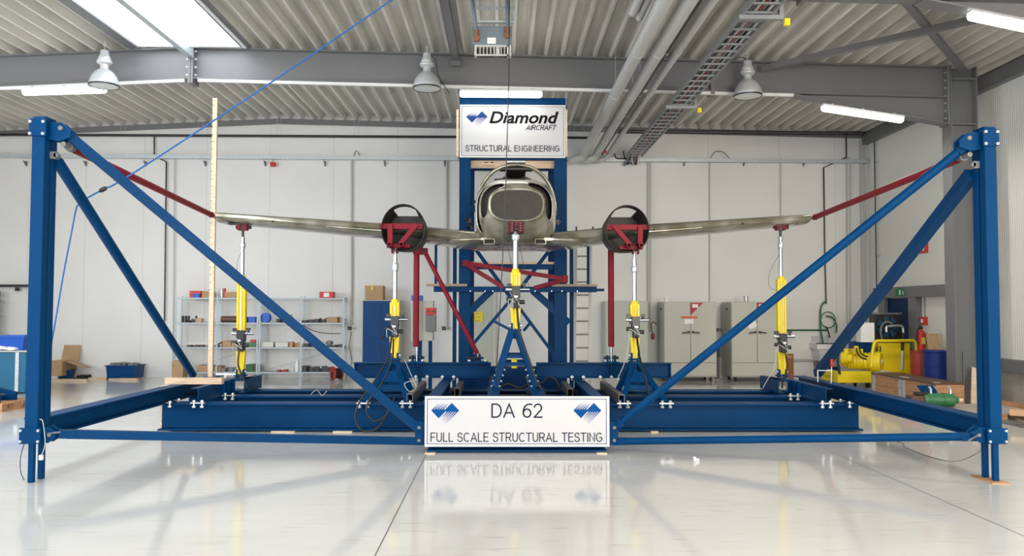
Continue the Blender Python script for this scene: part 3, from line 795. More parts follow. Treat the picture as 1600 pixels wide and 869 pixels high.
# platform beam of the tower
z0, z1 = at(800, 456.5, YT - .1).z, at(800, 448, YT - .1).z
MB().box2((at(678, 450, YT - .1).x, YT - .15, z0), (at(932, 450, YT - .1).x, YT - .02, z1)).box2((at(900, 450, YT).x, YT - .02, z0 + .02), (at(944, 450, YT).x, YT + .05, z1 - .03)).build('platform_beam', 'blue', t, bevel=.003)
b = MB()
for px in (735, 758, 770, 836, 862, 878, 902): hex_bolt(b, at(px, 455, YT - .155), (0, -1, 0), .011, .015)
b.build('bolts', 'bolt', t)
for px, ya in ((681, 378), (919, 382)):
    MB().box2((at(px, 420, YT - .09).x - .024, YT - .11, z1), (at(px, 420, YT - .09).x + .024, YT - .062, at(px, ya, YT - .09).z)).build('rail_post', 'blue', t, bevel=.002)
zb = at(800, 586, YT).z
MB().box2((at(722, 590, YT - .2).x, YT - .28, 0), (at(884, 590, YT - .2).x, YT - .02, at(800, 573, YT - .2).z)).build('base_box', 'blue2', t, bevel=.004)
G = 'boards on the tower platform'
for pa, pb, ya, yb, Y, lab in ((667, 730, 442.5, 448, YT - .10, 'weathered scaffold board on the left end of the tower platform'), (862, 932.5, 443, 447.5, YT - .10, 'weathered scaffold board on the right end of the tower platform')):
    a, b = at(pa, ya, Y), at(pb, ya, Y); zz = z1
    tag(MB().box2((a.x, Y - .12, zz + .001), (b.x, Y + .02, zz + .045)).build('scaffold_board', 'board', smooth=0), lab, 'timber board', G)
xa, xb = at(736, 410, YT + .25).x, at(865, 410, YT + .25).x; zz = at(800, 413, YT + .12).z
tag(MB().box2((tx1 - .02, YT + .08, zz + .0006), (tx2 + .02, YT + .17, zz + .045)).build('timber_board', 'wood', smooth=0), 'pale timber board on the tower crossbeam below the wing root', 'timber board')
zl_, zh_ = at(800, 263, YT + .2).z, at(800, 250, YT + .2).z
o = tag(MB().box2((tx1 - .03, YT + .176, zl_), (tx2 + .03, YT + .24, zh_ + .02)).build('timber_beam', 'woodx', smooth=0), 'pale timber beam across the tower just under the upper sign', 'timber beam')
m_ = MB(); p = at(764, 254, YT + .172)
m_.box((p.x - .05, YT + .172, p.z), (.07, .006, .015)).box((p.x + .06, YT + .172, p.z), (.05, .006, .02)).box((p.x, YT + .172, p.z - .06), (.20, .006, .006))
m_.build('black_mark', 'ink', o)
v = MB(); random.seed(11)
for k in range(7): q = at(733 + random.uniform(-4, 4), 348 + random.uniform(-8, 9), YT - .03); v.cyl(q, (q.x + random.uniform(-.06, .06), YT + .02, q.z + random.uniform(-.05, .05)), .022, seg=8)
v.box(at(733, 348, YT - .005), (.07, .03, .16)); v.build('valve_cluster', 'blacks', t, split=False)
q = at(872, 347, YT - .03); MB().cyl((q.x - .06, YT - .03, q.z), (q.x + .05, YT - .03, q.z), .016, seg=8).box((q.x, YT - .015, q.z), (.04, .028, .09)).build('valve', 'greysteel', t, split=False)
# red load frame lying in the tower
t2 = thing('load_frame', 'flat red triangular steel frame inside the tower, above the platform', 'steel frame', at(800, 448, YT - .05))
for pa, pb, ya, yb in (((727, 411), (883, 436), YT - .2, YT - .35), ((728, 413), (786, 449), YT - .22, YT - .12), ((883, 437), (836, 450), YT - .36, YT - .12)):
    MB().bar(at(*pa, ya), at(*pb, yb), .075, .075).build('frame_bar', 'red', t2, bevel=.003)
MB().box(at(883, 436, YT - .36), (.10, .10, .13)).box(at(727, 411.5, YT - .21), (.10, .10, .11)).build('corner_block', 'red', t2, bevel=.003)
# upper sign
t = thing('tower_sign', 'white sign with one blue logo and bold black lettering high on the tower', 'sign', at(799, 246, YT - .05))
Y = YT - .05
A, B = at(718.5, 246, Y), at(883.5, 164.5, Y)
MB().box2((A.x, Y, A.z), (B.x, YT - .002, B.z)).build('board', 'signw', t, bevel=.002)
r = MB(); q = .022
r.box2((A.x, Y - .006, A.z), (B.x, Y - .0005, A.z + q)); r.box2((A.x, Y - .006, B.z - q), (B.x, Y - .0005, B.z)); r.box2((A.x, Y - .006, A.z + q), (A.x + q, Y - .0005, B.z - q)); r.box2((B.x - q, Y - .006, A.z + q), (B.x, Y - .0005, B.z - q))
r.build('rim', 'signf', t)
r = MB(); frame_lines(r, at(721, 243.5, Y), at(881, 167, Y), Y - .004, .005); r.build('border_line', 'navy', t)
text_mesh('Diamond', 'lettering', 'ink', t, at(764.5, 193, Y), at(873, 174.5, Y), Y - .001, shear=.26, bold=.026)
stroke_text('AIRCRAFT', 'lettering', 'navy', t, at(822, 203.5, Y), at(869.5, 195.5, Y), Y - .001, .145, shear=.26)
stroke_text('STRUCTURAL ENGINEERING', 'lettering', 'navy', t, at(727.5, 236.5, Y), at(874, 227.5, Y), Y - .001, .115)
l = MB(); logo(l, at(728.5, 173.5, Y), at(762, 182, Y), Y - .004); l.build('logo', 'logob2', t, split=False)
for px, w in ((714.8, .04), (885.2, .03)):
    x = at(px, 200, Y).x
    MB().box2((x - w / 2, Y, at(px, 244.5, Y).z), (x + w / 2, Y + .06, at(px, 171, Y).z)).build('side_batten', 'wood', t, smooth=0)
b = MB()
for px, py in ((881.7, 173), (881, 203), (881.5, 241), (721, 238)): hex_bolt(b, at(px, py, Y - .001), (0, -1, 0), .006, .008)
b.build('screws', 'ink', t)
# ---------------------------------------------------------------- trestles under the actuators
def trestle(px, zt, yb, feet, lab, group, w=.075):
    """zt: top; yb: y of the top block; feet: [(x, y, z)]"""
    cx = at(px, 560, yb).x
    t = thing('actuator_trestle', lab, 'steel trestle', (cx, yb, feet[0][2]), group)
    MB().box((cx, yb, zt - .015), (.17, .20, .03)).box((cx, yb, zt - .07), (.12, .14, .08)).build('top_plate', 'blue', t, bevel=.003)
    for fx, fy, fz in feet:
        sx = 1 if fx > 0 else -1; sy = -1 if fy < yb else 1
        a = V((cx + sx * .045, yb + sy * .05, zt - .03)); b = V((cx + fx, fy, fz + .012))
        MB().bar(a, b, w, w, up=X).build('leg', 'blue', t, bevel=.003)
        f = MB().box((cx + fx, fy, fz + .007), (.20, .14, .0125)); f.build('foot_plate', 'blue', t, smooth=0)
    fr = [f for f in feet if f[1] < yb]; bk = [f for f in feet if f[1] >= yb]
    for grp in (fr, bk):
        for k in ((.62,) if len(group) else (.42, .56)):
            p = [V((cx + (1 if f[0] > 0 else -1) * .045, yb, zt - .03)).lerp(V((cx + f[0], f[1], f[2])), k) for f in grp[:2]]
            y0 = yb + (-.05 if grp is fr else .05); 
            for q, f in zip(p, grp): q.y = y0 + (f[1] - y0) * k
            MB().bar(p[0], p[1], .02, .075 if len(group) else .05).build('cross_bar', 'blue', t, bevel=.002)
    return t, cx
YN, YA, YO = 11.30, 11.90, 12.70          # nose, inboard and wing-tip actuators
G = 'blue trestles under the inboard actuators'
for px, side in ((616, 'left'), (992, 'right')):
    t, cx = trestle(px, .92, YA, [(-.30, 11.13, ZB), (.29, 11.13, ZB), (-.26, 12.12, ZB), (.26, 12.12, ZB)], 'blue steel trestle under the %s inboard actuator, on the floor beams' % side, G)
    g = MB(); g.prism([(-.075, .0), (.075, .0), (.13, -.17), (-.13, -.17)], (cx, YA - .36, .80), X, V((0, .6, 1)).normalized(), V((0, .012, 0)))
    g.build('face_plate', 'blue', t, smooth=0)
    b = MB(); flange_clamp(b, cx - .30, 11.04); flange_clamp(b, cx + .29, 11.04); b.build('clamp', 'bolt', t)
NZ = at(803, 517, YN).z
t, NCX = trestle(803.5, NZ, YN, [(-.27, 11.02, ZO), (.30, 11.02, ZO), (-.27, 11.95, ZO), (.30, 11.95, ZO)], 'tall blue trestle under the nose actuator, behind the lower sign', '', .085)
b = MB()
for sx, fx in ((-1, -.27), (1, .30)):
    for k in (.66, .76, .86, .95):
        q = V((NCX + sx * .045, YN - .05, NZ - .03)).lerp(V((NCX + fx, 11.02, ZO)), k)
        for dx in (-.055, .055): hex_bolt(b, (q.x + dx - .012, q.y - .03, q.z), (1, 0, 0), .013, .024)
b.build('bolt', 'bolt', t)
for sx, pa, pb in ((-1, (800, 517), (770, 501)), (1, (819, 516), (829, 504))):
    MB().bar(at(*pa, YN + .02), at(*pb, YN + .3), .03, .03).build('side_link', 'blue', t)

# ---------------------------------------------------------------- hydraulic actuators
def actuator(px, Y, ytop, ycp, yb0, ym0, ym1, ybot, lab, red_head=True, rw=.036, low=None, hose_px=()):
    z = lambda py: at(px, py, Y).z
    cx = at(px, (ytop + ybot) / 2, Y).x
    t = thing('hydraulic_actuator', lab, 'hydraulic actuator', (cx, Y, z(ybot)), 'hydraulic actuators under the aircraft')
    # swivel head
    zt = z(ytop)
    if red_head:
        h = MB(); h.box((cx - .05, Y, zt - .05), (.05, .11, .11)).box((cx + .05, Y, zt - .05), (.05, .11, .11)).box((cx, Y, zt - .005), (.20, .14, .022)); h.build('head_fork', 'red', t, bevel=.004, split=False)
        h = MB(); h.cyl((cx - .11, Y, zt - .055), (cx + .13, Y, zt - .055), .028); h.cyl((cx, Y - .04, zt - .055), (cx, Y + .04, zt - .055), .05); h.build('swivel', 'blacks', t)
        ztop = zt - .09
    else: ztop = zt
    MB().lathe([(rw * .62, 0), (rw * .62, .12), (rw * .8, .14), (rw * .55, .17)], (cx, Y, ztop - .16), seg=14).build('rod_eye', 'chrome' if not red_head else 'blacks', t)
    zc0, zc1 = z(ycp[1]), z(ycp[0])
    MB().lathe([(rw * 1.15, zc0), (rw * 1.35, zc0 + .015), (rw * 1.35, zc1 - .015), (rw * 1.1, zc1)], (cx, Y, 0), seg=16).build('coupling', 'zinc', t)
    MB().cyl((cx, Y, z(yb0) - .02), (cx, Y, ztop - .12), rw * .92, seg=16).build('piston_rod', 'chrome', t)
    zy1, zm1, zm0, zb = z(yb0), z(ym0), z(ym1), z(ybot)
    c = MB()
    c.lathe([(.046, zm1 - .02), (.046, zy1 - .10), (.052, zy1 - .095), (.055, zy1 - .02), (.040, zy1)], (cx, Y, 0), seg=18)
    c.build('cylinder', 'yellow', t)
    for sx in (-1, 1):
        MB().box2((cx + sx * .052 - .018, Y - .045, zm1 - .01), (cx + sx * .052 + .018, Y + .045, zy1 - .05)).build('side_rail', 'yellow', t, bevel=.008)
    MB().cyl((cx + .008, Y - .07, zm1), (cx + .008, Y - .07, zy1 - .1), .007, seg=8).build('oil_line', 'zinc', t)
    hm = zm1 - zm0
    v = MB(); v.box2((cx - .05, Y - .085, zm1 - hm * .52), (cx + .065, Y + .05, zm1)); v.box2((cx - .03, Y - .10, zm0), (cx + .055, Y + .05, zm1 - hm * .48)); v.box2((cx - .07, Y - .05, zm1 - hm * .35), (cx - .04, Y + .04, zm1 - hm * .1))
    v.build('valve_block', 'blacks', t, bevel=.005, split=False)
    za = zm1 - hm * .16
    MB().cyl((cx + .065, Y - .03, za), (cx + .20, Y - .03, za), .022).build('valve_motor', 'chrome', t)
    MB().cyl((cx + .12, Y - .03, za), (cx + .12, Y - .03, za + .07), .02).box((cx + .12, Y - .03, za + .075), (.06, .04, .03)).build('plug', 'blacks', t)
    MB().cyl((cx - .14, Y - .03, za), (cx - .05, Y - .03, za), .024).build('valve_motor', 'zinc', t)
    MB().box((cx - .09, Y - .03, za + .06), (.07, .05, .05)).build('plug', 'blacks', t, bevel=.004)
    for sx in (-1, 1):
        zz = zm1 - hm * (.58 if sx < 0 else .72)
        MB().cyl((cx + sx * .05, Y - .05, zz), (cx + sx * .13, Y - .05, zz), .03, seg=12).build('pressure_gauge', 'blacks', t)
    MB().tube(spline([(cx - .03, Y - .11, zm1 - hm * .4), (cx + .02, Y - .15, zm1 - hm * .65), (cx + .05, Y - .14, zm1 - hm * .85), (cx - .09, Y - .13, zm1 - hm * .6), (cx - .10, Y - .10, zm0)]), .005, 6).build('signal_cable', 'offwhite', t)
    MB().box2((cx - .02, Y - .13, zm1 - hm * .52), (cx + .03, Y - .10, zm1 - hm * .44)).build('nameplate', 'zinc', t)
    # lower yellow yoke
    for sx in (-1, 1):
        MB().bar((cx + sx * .052, Y, zm0 + .01), (cx + sx * (.028 if low is None else .03), Y, zb + .03), .045, .07, up=Yv).build('lower_yoke', 'yellow', t, bevel=.006)
    MB().cyl((cx, Y, zb + .04), (cx, Y, zm0 + .02), .028).build('lower_rod', 'yellow', t)
    p = MB(); p.box((cx - .05, Y, zb + .045), (.025, .11, .13)).box((cx + .05, Y, zb + .045), (.025, .11, .13)).box((cx, Y, zb + .01), (.17, .15, .022)); p.build('base_fork', 'blue', t, bevel=.003, split=False)
    MB().cyl((cx - .09, Y, zb + .07), (cx + .09, Y, zb + .07), .022).build('base_pin', 'bolt', t)
    if low:
        MB().box2((cx - .055, Y - .0, z(low[1])), (cx + .025, Y + .09, z(low[0]))).build('rear_cylinder', 'yellow', t, bevel=.01)
    return t, cx
actuator(378, YO, 350, (379, 387), 430, 516, 549, 588, 'yellow hydraulic actuator under the left wing tip, before the shelves', rw=.033)
actuator(1220.5, YO, 350, (379, 388), 432, 521, 551, 588, 'yellow hydraulic actuator under the right wing tip, before the grey chambers', rw=.033)
actuator(617, YA, 388, (411, 424), 467, 494, 527, 563, 'yellow hydraulic actuator under the left engine nacelle', False, .035)
actuator(991.5, YA, 390, (416, 426), 470, 495, 528, 563, 'yellow hydraulic actuator under the right engine nacelle', False, .035)
actuator(805.5, YN, 362, (366, 376), 420, 447, 482, 517, 'yellow hydraulic actuator under the aircraft nose, tallest in the middle', False, .041, low=(561, 576))

# red struts under the wing roots
def foot_clevis(t, px, Y, y0, y1):
    a = at(px, y1, Y); b = at(px, y0, Y)
    MB().cyl((a.x, Y, ZO + .26), (a.x, Y, b.z), .026).build('load_cell', 'chrome', t)
    p = MB(); p.box((a.x - .06, Y, ZO + .30), (.025, .12, .12)).box((a.x + .06, Y, ZO + .30), (.025, .12, .12)).box((a.x, Y, ZO + .251), (.24, .17, .02)); p.build('foot_fork', 'blue', t, bevel=.003, split=False)
    q = MB(); q.cyl((a.x - .12, Y, ZO + .32), (a.x + .12, Y, ZO + .32), .022); q.build('foot_pin', 'blacks', t)
    for sx in (-1, 1): MB().cyl((a.x + sx * .10, Y - .05, ZO + .262), (a.x + sx * .10, Y - .05, ZO + .29), .022, seg=6).build('bolt', 'bolt', t)
YRs = 12.82
t = thing('support_strut', 'upright red tube under the left wing root, with a hinged side strut at its head', 'steel strut', at(652, 566, YRs), 'upright red tubes under the wings')
a, b = at(651, 542, YRs), at(651, 388, YRs); MB().cyl((b.x, YRs, a.z), (b.x, YRs, b.z), .048, seg=20).build('tube', 'red', t)
h = MB(); h.box2((b.x - .05, YRs - .07, at(650, 398, YRs).z), (at(668, 392, YRs).x, YRs + .07, at(650, 388, YRs).z)); h.box2((b.x - .02, YRs - .07, at(650, 388, YRs).z), (b.x + .1, YRs + .05, at(650, 383, YRs).z)); h.build('head_block', 'red', t, bevel=.004, split=False)
q = at(661.5, 393, YRs - .07); MB().cyl((q.x, YRs - .082, q.z), (q.x, YRs - .07, q.z), .03).build('hinge_pin', 'blacks', t)
foot_clevis(t, 651, YRs, 541, 566)
t = thing('side_strut', 'slanting red tube beside the left upright red tube, foot on the crossbeam', 'steel strut', at(747, 566, YRs))
a, b = at(664, 394, YRs), at(746, 553, YRs); MB().cyl(a, b, .036, seg=18).build('tube', 'red', t)
MB().cyl(b, (b.x + .01, YRs, ZO + .30), .018).build('load_cell', 'chrome', t)
p = MB(); p.box((b.x, YRs, ZO + .252), (.34, .15, .02)); p.box((b.x - .04, YRs, ZO + .30), (.02, .10, .10)).box((b.x + .05, YRs, ZO + .30), (.02, .10, .10)); p.build('foot_fork', 'blue', t, split=False)
MB().cyl((b.x - .17, YRs - .02, ZO + .315), (b.x + .1, YRs - .02, ZO + .315), .017).build('foot_pin', 'blacks', t)
for dx in (-.13, .13): MB().cyl((b.x + dx, YRs - .04, ZO + .262), (b.x + dx, YRs - .04, ZO + .29), .024, seg=6).build('bolt', 'bolt', t)
t = thing('support_strut', 'upright red tube under the right wing root, foot on the right crossbeam', 'steel strut', at(955, 566, YRs), 'upright red tubes under the wings')
a, b = at(955, 542, YRs), at(955, 384, YRs); MB().cyl((a.x, YRs, a.z), (a.x, YRs, b.z), .049, seg=20).build('tube', 'red', t)
foot_clevis(t, 955, YRs, 541, 566)

# ---------------------------------------------------------------- the aircraft under test
CX = 0.055                                   # plane of symmetry
plane = thing('aircraft', 'bare olive-grey aircraft fuselage with cut-off wings and open nacelles held in the blue rig', 'aircraft', (CX, 12.0, 2.6))
NS = 320
def superellipse(cx, cz, a, bu, bd, y, n=2.5, N=NS):
    nu = n + .35
    out = []
    for i in range(N):
        th = 2 * math.pi * i / N; c, s = math.cos(th), math.sin(th)
        m_ = nu if s > 0 else n; q = (abs(c) ** m_ + abs(s) ** m_) ** (-1 / m_)
        out.append(V((cx + a * q * c, y, cz + (bu if s > 0 else bd) * q * s)))
    return out
YF0 = 11.33
zc = at(806, 320, YF0).z
sc0 = F / YF0
def sec(y, yl, yr, top, bot, cy, n):
    """section at depth y from pixel extents"""
    a = at(yl, cy, y); b = at(yr, cy, y); c = at(806, top, y); d = at(806, bot, y)
    return superellipse((a.x + b.x) / 2, a.z, (b.x - a.x) / 2, c.z - a.z, a.z - d.z, y, n)
secs = [sec(11.33, 764, 850, 295, 346, 320, 2.6), sec(11.37, 762.5, 852, 292.5, 350, 321, 2.6), sec(11.47, 755, 857, 287, 364, 324, 2.5),
        sec(11.60, 749.5, 861.5, 283.5, 377, 328, 2.5), sec(11.78, 745, 866, 281, 385.5, 333, 2.6), sec(12.0, 742.5, 868, 280, 388, 336, 2.8), sec(12.25, 742, 868.5, 281, 388, 338, 3.0)]
# the nose shell with a kidney opening on each side; a narrow slit on the left only
SUB = 14
fine = [list(r) for r in zip(*[spline([q[i] for q in secs], SUB) for i in range(NS)])]
def hole(k, i):
    a = 360.0 * (i + .5) / NS; a = a - 360 if a > 270 else a; t = (k + .5) / SUB
    def inside(a0, a1, t0, t1, n=3.0): return (abs((a - (a0 + a1) / 2) / ((a1 - a0) / 2)) ** n + abs((t - (t0 + t1) / 2) / ((t1 - t0) / 2)) ** n) < 1
    return inside(111, 202, 1.0, 2.9) or inside(-22, 69, 1.0, 3.4) or inside(132, 216, 3.25, 4.15, 2.4)
mb = MB().loft(fine, cap0=False, cap1=False, skip=hole)
mb.build('nose_shell', 'skin', plane, solid=.012, split=False)
mb = MB().loft([sec(11.335, 766.5, 848, 297, 343.5, 320, 2.6), sec(11.36, 766.5, 848, 297, 343.5, 320, 2.6)])
fw = mb.build('nose_bulkhead', 'firewall', plane)
# dark body added in the nose; its colour stands in for shade
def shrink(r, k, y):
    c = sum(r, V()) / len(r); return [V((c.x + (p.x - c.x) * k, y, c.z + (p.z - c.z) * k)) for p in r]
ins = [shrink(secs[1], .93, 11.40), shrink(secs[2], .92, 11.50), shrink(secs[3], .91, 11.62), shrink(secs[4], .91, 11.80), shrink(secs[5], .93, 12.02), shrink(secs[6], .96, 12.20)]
MB().loft(ins).build('nose_shade_body', 'dark', plane)
# rim around the bulkhead
MB().tube(sec(11.335, 765.5, 849, 296, 345, 320, 2.6), .012, 8, closed=True).build('nose_rim', 'skin', plane)
# cabin tub behind the nose (open at the top) and rear fuselage
def tub(y, hw, zb, zs, n=3.0, N=28):
    out = []
    for i in range(N + 1):
        th = math.pi + math.pi * i / N; c, s = math.cos(th), math.sin(th); q = (abs(c) ** n + abs(s) ** n) ** (-1 / n)
        out.append(V((CX + hw * q * c, y, zs + (zs - zb) * q * s)))
    return out
zb_ = at(806, 388, 12.1).z; zs_ = at(806, 318, 12.3).z
MB().loft([tub(12.24, .60, zb_ + .03, zs_, 2.4), tub(12.8, .61, zb_ + .05, zs_ + .0, 2.4), tub(13.6, .60, zb_ + .12, zs_ + .02, 2.4)], False, False, closed=False).build('cabin_tub', 'skin', plane, solid=.015, split=False)
def arch(y, hw, z0, zt, n=2.3, N=26):
    out = []
    for i in range(N + 1):
        th = math.pi * i / N; c, s = math.cos(th), math.sin(th); q = (abs(c) ** n + abs(s) ** n) ** (-1 / n)
        out.append(V((CX + hw * q * c, y, z0 + (zt - z0) * q * s)))
    return out
# canopy hoop: from the sills up over the cabin
Yh = 12.75
zt_ = at(806, 255.5, Yh).z
hw_ = (at(869.5, 320, Yh).x - at(741.5, 320, Yh).x) / 2
MB().loft([arch(Yh, hw_, zs_ - .12, zt_), arch(Yh + .05, hw_ + .004, zs_ - .12, zt_ + .012), arch(Yh + .22, hw_, zs_ - .12, zt_ + .02)], False, False, closed=False).build('canopy_hoop', 'skin', plane, solid=.045, split=False)
MB().box((CX, Yh + .09, zt_ + .028), (.30, .20, .03)).box((CX - .10, Yh - .02, zt_ + .022), (.10, .05, .03)).box((CX + .10, Yh - .02, zt_ + .022), (.10, .05, .03)).build('hoop_plate', 'galv', plane, bevel=.006, split=False)
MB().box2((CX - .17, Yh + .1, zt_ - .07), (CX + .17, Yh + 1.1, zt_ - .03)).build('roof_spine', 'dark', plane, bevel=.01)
MB().box2((CX - .26, Yh + .05, zt_ - .10), (CX + .26, Yh + .2, zt_ - .05)).build('overhead_panel', 'blacks', plane, bevel=.01)
# rear fuselage: full sections tapering to the tail, with the dark rear cabin wall
rings = []
for y, hw, z0, zt, zbm in ((13.6, .60, zs_, zt_ - .03, zb_ + .10), (14.3, .50, zs_ + .03, zt_ - .12, zb_ + .32), (15.2, .34, zs_ + .10, zt_ - .28, zb_ + .58), (16.3, .16, zs_ + .18, zt_ - .42, zb_ + .78)):
    rings.append([V((CX + hw * math.cos(2 * math.pi * i / 40), y, z0 + ((zt - z0) if math.sin(2 * math.pi * i / 40) > 0 else (z0 - zbm)) * math.sin(2 * math.pi * i / 40))) for i in range(40)])
MB().loft(rings, False, True).build('rear_fuselage', 'skin', plane, solid=.015, split=False)
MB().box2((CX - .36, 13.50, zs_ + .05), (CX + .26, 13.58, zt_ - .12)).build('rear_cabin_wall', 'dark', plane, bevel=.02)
# deck in front of the windscreen opening (bright top of the nose)
zf = at(806, 377, 12.1).z
MB().loft([superellipse(CX, zf, .55, .03, .03, 11.74, 2.2), superellipse(CX, zf, .88, .06, .085, 11.88, 2.3), superellipse(CX, zf, 1.08, .08, .105, 12.15, 2.4), superellipse(CX, zf, 1.10, .08, .10, 12.8, 2.4), superellipse(CX, zf, .9, .05, .06, 13.5, 2.3)]).build('belly_fairing', 'skin', plane)
# belly inlets
for px in (764.5, 844.5):
    p = at(px, 377.5, 11.60); p.y = 11.62
    r = MB(); r.box((p.x, 11.625, p.z), (.13, .06, .055)); r.build('belly_inlet', 'dark', plane, bevel=.012)
    MB().box((p.x, 11.60, p.z + .035), (.16, .04, .012)).box((p.x, 11.60, p.z - .035), (.16, .04, .012)).box((p.x - .076, 11.60, p.z), (.012, .04, .07)).box((p.x + .076, 11.60, p.z), (.012, .04, .07)).build('inlet_rim', 'skin', plane, bevel=.004, split=False)
# red nose fitting to which the actuator is bolted
p = at(806.5, 355, 11.30)
for dx in (-.062, .062):
    MB().box((p.x + dx, 11.36, p.z), (.10, .16, .165)).build('nose_bracket', 'shadedred', plane, bevel=.004)
MB().cyl((p.x - .02, 11.285, p.z - .03), (p.x + .02, 11.285, p.z - .03), .035).box((p.x, 11.31, p.z + .02), (.02, .06, .12)).build('nose_pin', 'blacks', plane)
b = MB()
for dx in (-.06, .06):
    for dz in (-.05, -.015, .02, .055): hex_bolt(b, (p.x + dx, 11.28, p.z + dz), (0, -1, 0), .009, .01)
b.build('bracket_bolt', 'greysteel', plane)

for px in (900.5, 926.5):
    q = at(px, 354, 12.35); MB().cyl((q.x, 12.35, q.z - .09), (q.x, 12.35, q.z + .0), .012, seg=8).build('wing_peg', 'blacks', plane)
q = at(925, 368, 12.0)
# wings: aerofoil lofts from the root to the sawn-off tip
def aero(le, chord, th, inc=R(2.0), N=14):
    xs = [(1 - math.cos(math.pi * k / N)) / 2 for k in range(N + 1)]
    yt = lambda x: 5 * th * (.2969 * math.sqrt(x) - .126 * x - .3516 * x * x + .2843 * x ** 3 - .1036 * x ** 4)
    up = [(x, yt(x) * 1.15) for x in xs]; lo = [(x, -yt(x) * .85) for x in xs[1:-1]]
    pts = up[::-1] + lo
    out = []
    for x, z in pts:
        yy, zz = x * chord, z * chord
        out.append(V((le.x, le.y + yy * math.cos(inc) + zz * math.sin(inc), le.z + zz * math.cos(inc) - yy * math.sin(inc))))
    return out
for sx in (-1, 1):
    if sx < 0: root, kink, tip = (745, 373), (629, 360), (333, 337.5)
    else: root, kink, tip = (866, 374), (980, 361.5), (1268, 340.5)
    a, k, e = at(*root, 12.05), at(*kink, 12.22), at(*tip, 12.48)
    a.x = CX + sx * .55; e2 = e
    w = MB().loft([aero(a, 1.62, .165), aero(k, 1.42, .165), aero(e2, .95, .165)])
    wing = w.build('wing', 'skin', plane, split=False)
    # leading-edge step strips and the little vents the photo shows
    s = MB()
    for t0, t1 in ((.04, .40),):
        p0, p1 = k.lerp(e2, t0), k.lerp(e2, t1)
        s.bar(p0 + V((0, -.012, -.03)), p1 + V((0, -.012, -.028)), .014, .012)
    s.build('stall_strip', 'skin', wing, split=False)
    d = MB()
    for t0 in (.14, .62): q = k.lerp(e2, t0 if sx > 0 else t0 + .06); d.cyl((q.x, q.y - .01, q.z - .012), (q.x, q.y + .04, q.z - .012), .016, seg=10)
    d.build('pitot_port', 'dark', wing)
    # tip plate under the actuator head
    q = at(378 if sx < 0 else 1220, 351, YO)
    MB().box((q.x + .02, YO, q.z + .004), (.46, .16, .016)).build('tip_load_plate', 'blacks', plane, smooth=0)
    # nacelle: open barrel, back wall lower than the barrel so that one sees through under the hoop
    pn = (629.5, 356.5) if sx < 0 else (980.5, 358)
    NY0, NY1 = 11.72, 12.36
    def nsec(y, hwp, tp, bp, n=2.25, N=56, dx=0.0):
        c = at(pn[0], pn[1], NY0); tz = tp * NY0 / F; bz = bp * NY0 / F; hw = hwp * NY0 / F
        out = []
        for i in range(N):
            th = 2 * math.pi * i / N; co, si = math.cos(th), math.sin(th); m_ = n if si < 0 else 2.0
            q = (abs(co) ** m_ + abs(si) ** m_) ** (-1 / m_)
            out.append(V((c.x + dx + hw * q * co, y, c.z + (tz if si > 0 else bz) * q * si)))
        return out
    rings = [nsec(NY0, 34.2, 38, 36.5), nsec(NY0 + .02, 34.6, 38.4, 37), nsec(NY0 + .16, 34.6, 37.8, 36.6), nsec(NY0 + .20, 34.4, 37.4, 36.4), nsec(NY1, 33, 33.5, 33.5), nsec(NY1 + .05, 32, 31, 32)]
    def cut(k, i): 
        a = 360.0 * (i + .5) / 56
        return k >= 3 and 57 < a < 123
    mbn = MB().loft(rings, False, False, skip=cut)
    nac = mbn.build('nacelle', 'firewall', plane, solid=.012, split=False)
    # firewall with its lower top edge
    fwl = nsec(NY1 - .03, 31.5, 31, 32.5)
    zcut = at(pn[0], pn[1] - 18.5, NY1).z; NCX_ = at(pn[0], 0, NY0).x
    pts = [p for p in fwl if p.z < zcut]; pts.sort(key=lambda p: math.atan2(p.z - (zcut - .1), p.x - NCX_))
    fm = MB(); A = [fm.bm.verts.new(p) for p in pts]; B = [fm.bm.verts.new(p + V((0, .03, 0))) for p in pts]; fm.bm.faces.new(A); fm.bm.faces.new(B[::-1])
    for i in range(len(A)): fm.bm.faces.new((A[i], A[(i + 1) % len(A)], B[(i + 1) % len(A)], B[i]))
    fm.build('firewall', 'firewall', nac, smooth=0)
    # aft fairing above and below the wing
    c = at(pn[0], pn[1], 12.4)
    MB().loft([nsec(NY1 + .03, 30, 14, 30), nsec(12.9, 24, 12, 22), nsec(13.6, 10, 6, 8)]).build('nacelle_fairing', 'skin', plane)
    # red load frame inside the barrel
    FY = NY0 + .10; m_ = -1 if sx < 0 else 1
    fxp = lambda d: pn[0] + d * m_            # offsets counted away from the fuselage
    fr = MB(); fr.box2((min(at(fxp(-34), 0, FY).x, at(fxp(33), 0, FY).x), FY - .04, at(pn[0], pn[1] + 1.8, FY).z), (max(at(fxp(-34), 0, FY).x, at(fxp(33), 0, FY).x), FY + .04, at(pn[0], pn[1] - 6.8, FY).z))
    frame = fr.build('load_frame', 'red', nac, bevel=.003)
    MB().bar(at(fxp(20), pn[1] - 6, FY - .06), at(fxp(19.5), pn[1] + 25, FY - .06), .075, .06, up=Yv).build('load_frame', 'red', nac, bevel=.003)
    MB().bar(at(fxp(-22), pn[1] - 6, FY - .06), at(fxp(4), pn[1] + 25, FY - .06), .07, .06, up=Yv).build('load_frame', 'red', nac, bevel=.003)
    MB().box2((min(at(fxp(-14), 0, FY).x, at(fxp(22), 0, FY).x), FY - .02, at(0, pn[1] + 29, FY).z), (max(at(fxp(-14), 0, FY).x, at(fxp(22), 0, FY).x), FY + .06, at(0, pn[1] + 23, FY).z)).build('load_frame', 'red', nac, bevel=.003)
